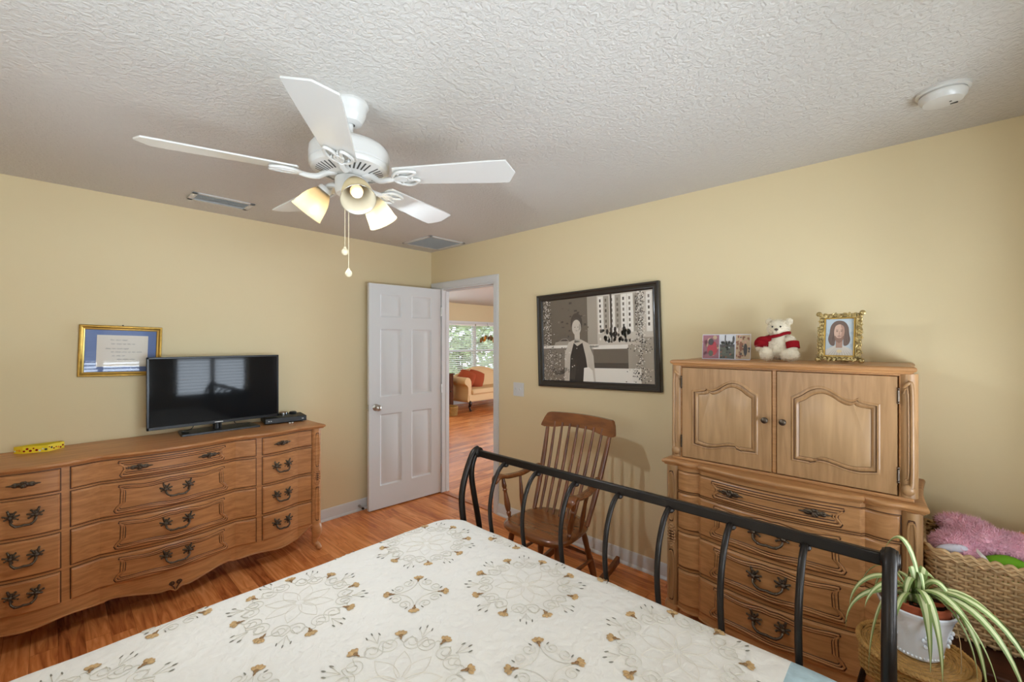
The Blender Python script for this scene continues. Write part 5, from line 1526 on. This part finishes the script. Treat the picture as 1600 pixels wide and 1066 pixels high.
def build_plant():
    px, py, pz = SX, SY-.004, SZ+.002
    t = thing('spider_plant', 'striped spider plant in a white embossed pot on the wicker stand', 'plant', (px, py, pz))
    b = MB()
    b.lathe([(0, 0), (.056, 0), (.060, .004), (.060, .012), (.062, .016), (.070, .06), (.084, .118), (.090, .134), (.093, .138), (.094, .146), (.090, .149), (.086, .144), (.078, .12), (.06, .03), (0, .02)], (px, py, pz), 48)
    for k in range(6):   # embossed leafy medallions
        a0 = k*PI/3+.3
        for j in ():
            a = a0+.30*math.cos(j*2*PI/14); z = .072+.040*math.sin(j*2*PI/14); r = .060+.034*z/.149*1.05
            b.ball((px+(r-.0022)*math.cos(a), py+(r-.0022)*math.sin(a), pz+z), .0036, 6, 5)
        for j in range(5):
            z = .052+.010*j; r = .061+.034*z/.149; a = a0+.10*math.sin(j*2.1)
            b.ball((px+(r-.0015)*math.cos(a), py+(r-.0015)*math.sin(a), pz+z), (.0055, .0055, .007), 6, 5)
    for k in range(40):
        a = 2*PI*k/40; b.ball((px+.0615*math.cos(a), py+.0600*math.sin(a), pz+.010), .0035, 6, 4)
    b.build('outer_pot', M['ceramic'], t, smooth=60)
    b = MB(); b.lathe([(0, .03), (.05, .03), (.074, .135), (.080, .137), (.082, .165), (.078, .168), (.074, .165), (.072, .150), (0, .150)], (px, py, pz), 40); b.build('clay_pot', M['terracotta'], t)
    b = MB(); b.grid(lin_space(0, .072, 5), lin_space(0, 2*PI, 25), lambda r, a: (px+r*math.cos(a), py+r*math.sin(a), pz+.150+.006*noise.noise(Vector((r*60, a*3, 0))))); b.build('soil', M['soil'], t)
    # leaves: (sideways to the right, towards the viewer, rise, reach-drop, width)
    rnd = random.Random(12); base = Vector((px, py, pz+.152))
    S = Vector((0.03, -1, 0)).normalized(); V = Vector((-1, -.03, 0)).normalized()
    L = [(.25, .06, .14, -.25, .011), (.22, .10, .12, -.27, .012), (.20, -.02, .13, -.10, .010), (.24, .02, .13, -.17, .010), (.12, .10, .10, -.13, .011), (.05, .13, .12, -.16, .013), (.025, .14, .10, -.13, .013),
         (-.11, .13, .12, -.20, .012), (-.06, .15, .09, -.10, .010), (-.16, .05, .13, -.06, .011), (-.17, .06, .06, -.13, .010), (-.085, -.02, .30, .085, .009), (-.13, -.02, .15, .0, .008),
         (.03, -.05, .16, .05, .011), (.06, -.03, .15, .02, .010), (-.02, -.02, .17, .045, .011), (.02, .03, .17, .02, .012), (.10, -.08, .12, -.04, .009), (-.10, -.10, .12, -.06, .009), (.14, .09, .13, -.19, .011),
         (.09, .02, .15, -.02, .010), (-.03, .06, .15, -.03, .011), (.16, .13, .10, -.20, .010), (-.12, .09, .10, -.03, .009)]
    for i, (sr, vr, up, dz, w) in enumerate(L):
        off = Vector((rnd.uniform(-.014, .014), rnd.uniform(-.014, .014), 0))
        end = base+S*sr+V*vr+Vector((0, 0, dz))
        c1 = base+off+(S*sr+V*vr)*.12+Vector((0, 0, up*.75)); c2 = base+(S*sr+V*vr)*.75+Vector((0, 0, up*.85+max(dz, -.04)*.2)); c3 = base+(S*sr+V*vr)*1.02+Vector((0, 0, dz*.35+up*.15))
        P = bez([base+off, c1, c2, c3, end], 20)
        b = MB(); n = len(P); rows = []
        side0 = (S*sr+V*vr).cross(Vector((0, 0, 1)))
        side0 = side0.normalized() if side0.length > 1e-5 else S
        for k, p in enumerate(P):
            tt = k/(n-1); ww = .78*w*(.55+.75*math.sin(PI*min(1, tt*1.15+.12)))*(1 if tt < .8 else max(.05, 1-(tt-.8)/.2))
            tan = (P[min(k+1, n-1)]-P[max(k-1, 0)]).normalized(); nr = tan.cross(side0).normalized()
            tw = Matrix.Rotation(.5*math.sin(tt*2+i), 3, tan)
            sd = tw @ side0; nr = tw @ nr
            rows.append([p+sd*ww*u+nr*ww*.38*abs(u) for u in (-1, -.42, .42, 1)])
        bb = len(b.v)
        for r_ in rows: b.v += r_
        for k in range(n-1):
            for j in range(3): b.face((bb+k*4+j, bb+k*4+j+1, bb+(k+1)*4+j+1, bb+(k+1)*4+j), 1 if j == 1 else 0)
        b.build('leaf', [M['leafg'], M['leafc']], t, smooth=80)
    b = MB()
    for k in range(5):
        a = rnd.uniform(0, 6.28); e = base+Vector((math.cos(a)*.10, math.sin(a)*.10, -.12-.10*rnd.random()))
        b.tube(bez([base, base+Vector((math.cos(a)*.05, math.sin(a)*.05, .08)), base+Vector((math.cos(a)*.12, math.sin(a)*.12, .02)), e], 14), .0012, 4)
    b.build('dry_runners', M['wicker'], t)
build_plant()

# ------------------------------------------------------------------ ceiling fan
def build_fan():
    ax, ay = -1.900, -2.060
    t = thing('ceiling_fan', 'white five-blade ceiling fan with three lit glass shades', 'ceiling fan', (ax, ay, H))
    C = (ax, ay, 0); F0 = math.radians(42.93)
    b = MB(); b.lathe([(0, H), (.066, H), (.068, H-.006), (.068, H-.014), (.062, H-.022), (.058, H-.045), (.050, H-.066), (.046, H-.070), (.044, H-.078), (.030, H-.084), (.018, H-.084)], C, 40); b.build('canopy', M['fanwhite'], t)
    b = MB(); b.lathe([(.0125, H-.08), (.0125, 2.27)], C, 20); b.lathe([(.012, 2.305), (.020, 2.30), (.024, 2.285), (.024, 2.27)], C, 20); b.build('downrod', M['fanwhite'], t)
    b = MB(); b.lathe([(0, 2.288), (.045, 2.286), (.10, 2.280), (.132, 2.268), (.144, 2.252), (.146, 2.236), (.146, 2.205), (.142, 2.200), (.146, 2.196), (.145, 2.188), (.138, 2.178), (.128, 2.176), (.075, 2.160), (.06, 2.158), (0, 2.158)], C, 64)
    mh = b.build('motor_housing', M['fanwhite'], t, smooth=35)
    b = MB()
    for k in range(40):
        a = 2*PI*k/40
        if k % 8 in (0,): continue
        c, s = math.cos(a), math.sin(a)
        p0 = Vector((ax+.082*c, ay+.082*s, 2.1612)); p1 = Vector((ax+.122*c, ay+.122*s, 2.1735)); sd = Vector((-s, c, 0))*.0032
        b.poly([p0-sd, p0+sd, p1+sd, p1-sd])
    b.build('cooling_slots', M['slot'], mh, smooth=0)
    b = MB(); b.lathe([(.030, 2.160), (.052, 2.150), (.055, 2.144), (.055, 2.100), (.050, 2.088), (.030, 2.078), (.012, 2.074), (0, 2.074)], C, 40); b.build('light_fitter', M['fanwhite'], t, smooth=35)
    ZB = 2.150
    for k in range(5):
        a = F0-math.radians(96+72*k)
        Mx = Matrix.Translation((ax, ay, ZB)) @ Matrix.Rotation(a, 4, 'Z') @ Matrix.Rotation(-math.radians(11), 4, 'X')
        b = MB(); r0, r1 = .185, .638
        def wd(r):
            u = (r-r0)/(r1-r0); return lerp(.052, .070, min(1, u*1.25))
        out = []
        rs = lin_space(r0, r1-.028, 16)
        out = [(r0-.006, -.035)]+[(r, -wd(r)) for r in rs]+[(r1, .008)]+[(r, wd(r)) for r in rs[::-1]]+[(r0-.006, .035)]
        b.loops([[(x, y, 0) for x, y in out], [(x, y, .006) for x, y in out]], 0, True, True)
        b.move(Mx); bl = b.build('blade', M['fanwhite'], t, bevel=.0015, smooth=30)
        b = MB()   # bracket with two open leaf loops
        arm = catmull([(.050, 0, .016), (.085, 0, .006), (.115, .004, -.012), (.150, 0, -.014), (.175, 0, -.010)], 6)
        b.tube(arm, [lerp(.013, .009, i/(len(arm)-1)) for i in range(len(arm))], 10)
        for sg in (1, -1):
            lf = catmull([(.170, 0, -.008), (.195, sg*.036, -.008), (.235, sg*.044, -.008), (.268, sg*.018 if sg > 0 else -.034, -.008), (.240, sg*.010, -.008), (.205, sg*.004, -.008)], 6, True)
            b.tube(lf, .0060, 8, 0, True)
        lf = catmull([(.178, .0, -.009), (.205, -.016, -.010), (.232, -.006, -.010), (.222, .012, -.010), (.196, .010, -.010)], 6, True)
        b.tube(lf, .0045, 8, 0, True)
        for x, y in ((.20, .028), (.20, -.028), (.245, .0)): b.lathe([(0, -.013), (.004, -.012), (.005, -.008), (.005, 0)], (x, y, 0), 10)
        b.move(Mx); b.build('blade_bracket', M['fanwhite'], bl, smooth=60)
    for k, th in enumerate((150, 270, 30)):
        a = F0-math.radians(th); c, s = math.cos(a), math.sin(a)
        def Q(r, z): return Vector((ax+r*c, ay+r*s, z))
        b = MB(); b.tube(catmull([Q(.045, 2.118), Q(.065, 2.126), Q(.088, 2.120), Q(.102, 2.102)], 5), .0095, 10)
        tilt = math.radians(40)
        d = Vector((math.sin(tilt)*c, math.sin(tilt)*s, -math.cos(tilt)))
        neck = Q(.092, 2.112)
        Rm = d.to_track_quat('Z', 'Y').to_matrix()
        b.lathe([(0, -.004), (.022, -.004), (.026, .004), (.027, .022), (.025, .026)], neck, 20, 0, Rm)
        arm = b.build('lamp_arm', M['fanwhite'], t)
        b = MB()
        prof = [(.0245, .006), (.026, .012), (.034, .026), (.044, .046), (.051, .070), (.055, .094), (.058, .112), (.061, .120)]
        b.lathe(prof, neck, 36, 0, Rm); b.lathe([(r-.0025, z) for r, z in prof][::-1], neck, 36, 0, Rm); b.lathe([(.061, .120), (.0605, .1215), (.0585, .120)], neck, 36, 0, Rm)
        sh = b.build('glass_shade', M['shade'], t, smooth=60)
        b = MB(); b.lathe([(0, .092), (.010, .090), (.019, .082), (.023, .070), (.021, .058), (.014, .044), (.011, .032), (.011, .012)], neck, 20, 0, Rm)
        b.build('bulb', M['bulb'] if k == 1 else M['bulbdim'], sh)
        ld = bpy.data.lights.new('fan_bulb_light', 'POINT'); ld.energy = FAN_LIGHT[k]; ld.color = FAN_COLOR; ld.shadow_soft_size = .022
        lo = bpy.data.objects.new('fan_bulb_light', ld); COL.objects.link(lo); lo.location = neck+d*.098
    for (dx, zt, ze) in ((-.008, 2.078, 1.872), (.006, 2.080, 1.790)):
        off = Vector((math.sin(F0), -math.cos(F0), 0))*dx-Vector((math.cos(F0), math.sin(F0), 0))*.03
        p = Vector((ax, ay, 0))+off
        b = MB(); n = int((zt-ze)/.0055)
        b.tube([(p.x, p.y, zt), (p.x, p.y, ze)], .0009, 5)
        for k in range(n): b.ball((p.x, p.y, zt-k*.0055), .0019, 6, 4)
        ch = b.build('pull_chain', M['chrome'] if False else M['ivory'], t)
        b = MB(); b.ball((p.x, p.y, ze-.010), (.0125, .0125, .0135), 14, 10); b.lathe([(.004, .0), (.006, .004), (.003, .010)], (p.x, p.y, ze), 10); b.build('pull_knob', M['ivory'], ch)
build_fan()

# ------------------------------------------------------------------ living room seen through the doorway
YW = 4.40
mb = MB()
VX0, VX1, VZ0, VZ1 = 3.05, 6.15, .62, 1.955
mb.box(.12, VX0, YW, YW+.12, 0, H); mb.box(VX1, 7.3, YW, YW+.12, 0, H); mb.box(VX0, VX1, YW, YW+.12, 0, VZ0); mb.box(VX0, VX1, YW, YW+.12, VZ1, H)
mb2 = MB(); mb2.box(.12, .80, YW, YW+.12, 0, H); 
mb = MB()
mb.box(.0, .85, YW, YW+.12, 0, H); mb.box(2.35, VX0, YW, YW+.12, 0, H); mb.box(.85, 2.35, YW, YW+.12, 0, .7); mb.box(.85, 2.35, YW, YW+.12, 2.1, H)  # left gap added for the unseen front fill lamp
mb.box(VX1, 7.3, YW, YW+.12, 0, H); mb.box(VX0, VX1, YW, YW+.12, 0, VZ0); mb.box(VX0, VX1, YW, YW+.12, VZ1, H)
struct(mb.build('wall_far', M['wall'], smooth=0), 'pale yellow living room wall with the window')
mb = MB(); mb.box(7.18, 7.3, -4.75, -3.2, 0, H); mb.box(7.18, 7.3, -.8, YW, 0, H); mb.box(7.18, 7.3, -3.2, -.8, 0, .5); mb.box(7.18, 7.3, -3.2, -.8, 2.2, H); struct(mb.build('wall_hall_end', M['wall'], smooth=0))  # gap added to let the unseen side fill lamp in
mb = MB(); mb.box(-.0, .12, .12, YW, 0, H); struct(mb.build('wall_hall_side', M['wall'], smooth=0))
mb = MB(); mb.box(.12, 7.3, -4.87, -4.75, 0, H); struct(mb.build('wall_hall_back', M['wall'], smooth=0))
baseboard('baseboard_far', ((0.12, YW, 0), (7.18, YW, 0)), (0, -1, 0))
r = bpy.data.objects.new('window_2', None); COL.objects.link(r); struct(r, 'wide living room window with white casing')
b = MB(); cw = .06
for a, c, d, e in ((VX0-cw, VX0, VZ0-.02, VZ1+cw), (VX1, VX1+cw, VZ0-.02, VZ1+cw), (VX0-cw, VX1+cw, VZ1, VZ1+cw), (VX0-cw-.02, VX1+cw+.02, VZ0-.04, VZ0)): b.box(a, c, YW-.018, YW, d, e)
b.build('casing', M['white'], r, smooth=0, local=True)
b = MB(); xm = (VX0+VX1)/2; t_ = .04
for a, c in ((VX0, VX0+t_), (VX1-t_, VX1), (xm-.055, xm+.055)): b.box(a, c, YW+.03, YW+.09, VZ0, VZ1)
for a, c in ((VZ0, VZ0+t_), (VZ1-t_, VZ1), ((VZ0+VZ1)/2-.03, (VZ0+VZ1)/2+.03)): b.box(VX0, VX1, YW+.035, YW+.085, a, c)
b.build('sash', M['white'], r, smooth=0, local=True)
b = MB(); b.box(VX0, VX1, YW+.06, YW+.064, VZ0, VZ1); b.build('pane', M['glass'], r, smooth=0, local=True)
for k, (xa, xb, nm) in enumerate(((VX0+.01, xm-.02, 'left'), (xm+.02, VX1-.01, 'right'))):
    bl = thing('window_blind', 'white open-slat horizontal blind on the %s half of the living room window' % nm, 'blind', ((xa+xb)/2, YW+.0, VZ0), 0, 'living room window blinds')
    b = MB(); b.box(xa, xb, YW-.012, YW+.028, VZ1-.055, VZ1-.005); b.build('head_rail', M['slat'], bl, smooth=0)
    for i in range(27):
        z = VZ0+.03+i*.047; b = MB(); dz = .0105
        b.loops([[(xa, YW-.016, z-dz), (xa, YW+.008, z), (xa, YW+.030, z+dz), (xa, YW+.030, z+dz+.003), (xa, YW+.008, z+.003), (xa, YW-.016, z-dz+.003)], [(xb, YW-.016, z-dz), (xb, YW+.008, z), (xb, YW+.030, z+dz), (xb, YW+.030, z+dz+.003), (xb, YW+.008, z+.003), (xb, YW-.016, z-dz+.003)]], 0, True, True)
        b.build('slat', M['slat'], bl, smooth=0)
    for x in (lerp(xa, xb, .12), lerp(xa, xb, .5), lerp(xa, xb, .88)):
        b = MB(); b.tube([(x, YW-.017, VZ0+.02), (x, YW-.017, VZ1-.03)], .0022, 5); b.build('ladder_cord', M['slat'], bl, smooth=0)

def build_sofa():
    x0, x1, y0, y1 = 3.36, 5.25, 3.30, 4.05
    t = thing('camelback_sofa', 'peach camelback sofa with rolled arms and dark legs under the living room window', 'sofa', ((x0+x1)/2, (y0+y1)/2, 0))
    b = MB(); b.box(x0+.08, x1-.08, y0+.02, y1-.04, .20, .36); b.build('seat_rail', M['sofa'], t, bevel=.02)
    b = MB(); b.box(x0+.16, x1-.16, y0-.01, y1-.16, .355, .475); b.build('seat_cushion', M['sofa'], t, bevel=.035)
    b = MB(); us = lin_space(0, 1, 41)
    def bt(u): return .70+.22*(math.sin(PI*u)**1.3)
    th = .07
    def ring(u):
        x = lerp(x0+.04, x1-.04, u); z1 = bt(u); L = []
        for s in lin_space(0, 1, 6): L.append((x, y1-.17+.06*s, lerp(.36, z1-.05, s)))
        for k in range(1, 8): a = PI*k/8; L.append((x, y1-.11+th/2*.9-math.cos(a)*th*.75, z1-.05+math.sin(a)*.05))
        for s in lin_space(1, 0, 6): L.append((x, y1-.02+.02*s, lerp(.22, z1-.05, s)))
        return L
    b.loops([ring(u) for u in us], 0, True, True); b.build('back', M['sofa'], t, smooth=60)
    for sg, xa in ((1, x0), (-1, x1)):
        b = MB(); out = []
        prof = [(.16, .22), (.16, .60), (.15, .66), (.11, .715), (.05, .735), (0, .715), (-.03, .66), (-.02, .60), (.03, .565), (.065, .52), (.07, .40), (.06, .22)]
        c = catmull([(xa+sg*dx, 0, z) for dx, z in prof], 4, True)
        loops = []
        for k, y in enumerate(lin_space(y0+.03, y1-.06, 14)):
            rise = .03*(k/13)**2
            sc = .96 if k in (0, 13) else 1
            loops.append([((p.x-(xa+sg*.06))*sc+xa+sg*.06, y, .22+(p.z-.22)*(1+rise)) for p in c])
        b.loops(loops, 0, True, True); b.build('arm', M['sofa'], t, smooth=60)
    for x in (x0+.12, (x0+x1)/2, x1-.12):
        b = MB(); b.tube(catmull([(x, y0+.05, .22), (x, y0+.02, .17), (x, y0+.05, .09), (x, y0+.015, .022), (x, y0+.01, .012)], 5), [.034]*4+[.036]*3+[.03]*3+[.02]*5+[.017]*3+[.022]*3, 10); b.ball((x, y0+.01, .016), (.028, .03, .016), 10, 6); b.build('leg', M['darkleg'], t)
    for x in (x0+.12, x1-.12):
        b = MB(); b.tube([(x, y1-.09, .22), (x, y1-.05, .0)], .022, 8); b.build('leg', M['darkleg'], t)
    def pillow(loc, rz, lean, name, label, group):
        b = MB(); n = 18
        for sgn in (1, -1):
            b.grid(lin_space(-1, 1, n), lin_space(-1, 1, n), lambda u, v: (u*.20*(1-.10*v*v), sgn*.075*((1-u**4)*(1-v**4))**.6, v*.20*(1-.10*u*u)), flip=sgn < 0)
        b.move(Matrix.Translation(loc) @ Matrix.Rotation(rz, 4, 'Z') @ Matrix.Rotation(lean, 4, 'X') @ Matrix.Rotation(.35, 4, 'Y'))
        recenter(tag(b.build(name, M['pillow'], smooth=60), label, 'pillow', group))
    pillow((3.70, 3.72, .665), -.9, -.30, 'throw_pillow', 'rust throw pillow nearest the left arm of the peach sofa', 'rust pillows on the sofa')
    pillow((4.02, 3.74, .650), -.35, -.32, 'throw_pillow', 'rust throw pillow leaning right of the other on the peach sofa', 'rust pillows on the sofa')
build_sofa()
t = thing('side_cabinet', 'narrow dark wood cabinet left of the sofa in the living room', 'cabinet', (3.02, 3.72, 0))
b = MB(); b.box(2.80, 3.20, 3.55, 3.90, .06, .80); b.build('body', M['cabinet'], t, bevel=.005)
b = MB(); b.box(2.78, 3.22, 3.53, 3.92, .80, .83); b.build('top', M['cabinet'], t, bevel=.005)
b = MB(); b.box(2.83, 3.17, 3.538, 3.552, .10, .76); dr = b.build('door', M['cabinet'], t, bevel=.004)
b = MB(); b.ball((3.12, 3.53, .45), .014, 10, 8); b.build('knob', M['bronze'], dr)
for x in (2.83, 3.17):
    for y in (3.58, 3.87):
        b = MB(); b.box(x-.02, x+.02, y-.02, y+.02, 0, .06); b.build('foot', M['cabinet'], t)
t = thing('floor_basket', 'small tan wicker basket on the living room floor before the dark cabinet', 'basket', (2.90, 3.30, 0))
b = MB()
def lpb(s, z, o_): a = 2*PI*s; r = .15+.10*z+o_; return Vector((2.87+r*math.cos(a), 3.28+r*math.sin(a), z))
weave(b, lpb, lin_space(.012, .17, 10), 28, .006, .0095, 0, 5); b.build('woven_side', M['wickerd'], t, smooth=60)
b = MB(); b.tube([lpb(k/40, .18, 0) for k in range(40)], .012, 6, 0, True); b.build('rim', M['wickerd'], t)
b = MB(); b.lathe([(0, .01), (.145, .01)], (2.87, 3.28, 0), 24); b.build('base', M['wickerd'], t)

t = thing('hanging_ornament', 'row of small brown and green ornaments hanging on wires before the living room window', 'ornament', (5.0, YW-.05, 1.55))
b = MB(); X0, YO = 4.99, YW-.06
b.tube([(X0-.06, YO, 1.90), (X0+.06, YO, 1.90)], .003, 5)
for sg in (-1, 1): b.tube(bez([(X0, YO, 1.91), (X0+sg*.04, YO, 1.84), (X0+sg*.20, YO, 1.78), (X0+sg*.23, YO, 1.66)], 12), .004, 5)
b.tube([(X0, YO, 1.91), (X0, YW-.018, 1.985)], .003, 5)
b.build('wire_hanger', M['iron'], t)
rnd = random.Random(3)
for k in range(9):
    x = X0-.25+.0625*k; z = 1.62+.03*math.cos((k-4)*.5); b = MB()
    for j in range(5): b.ball((x+rnd.uniform(-.018, .018), YO+rnd.uniform(-.02, .02), z-.10*rnd.random()), (.018+.012*rnd.random(), .02, .024+.02*rnd.random()), 8, 6)
    b.build('bauble', M[('flowerd', 'olive', 'orange', 'flowerd', 'trunk')[k % 5]], t)
# outdoors beyond the window
mb = MB(); mb.box(-2, 16, 4.9, 26, -.25, -.15); struct(mb.build('ground', M['grass'], smooth=0))
rnd = random.Random(21)
for k, (x, y, s) in enumerate(((4.2, 8.6, 1.25), (7.7, 8.6, 1.40), (11.3, 9.2, 1.4), (15.2, 11.5, 1.4))):
    t = thing('garden_shrub', ['low leafy shrub beyond the left half of the living room window', 'taller leafy shrub beyond the middle of the living room window', 'leafy shrub beyond the right half of the living room window', 'far leafy shrub right of the others outside the living room'][k], 'shrub', (x, y, -.15), 0, 'shrubs outside the living room window')
    b = MB()
    for j in range(800):
        d = Vector((max(-1.25, min(1.25, rnd.gauss(0, .62))), max(-.9, min(.9, rnd.gauss(0, .42))), rnd.gauss(0, .50)))*s; c = Vector((x, y, 1.0*s))+d
        u = Vector((rnd.gauss(0, 1), rnd.gauss(0, 1), rnd.gauss(0, 1))).normalized(); w_ = u.orthogonal().normalized(); L = .14*s
        b.poly([c-u*L, c+w_*L*.5, c+u*L, c-w_*L*.5])
    b.build('foliage', M['bush'], t, smooth=0)
    b = MB()
    for j in range(4): b.tube([(x, y, -.15), (x+rnd.uniform(-.4, .4)*s, y+rnd.uniform(-.4, .4)*s, .9*s)], .025*s, 6)
    b.build('stem', M['trunk'], t)
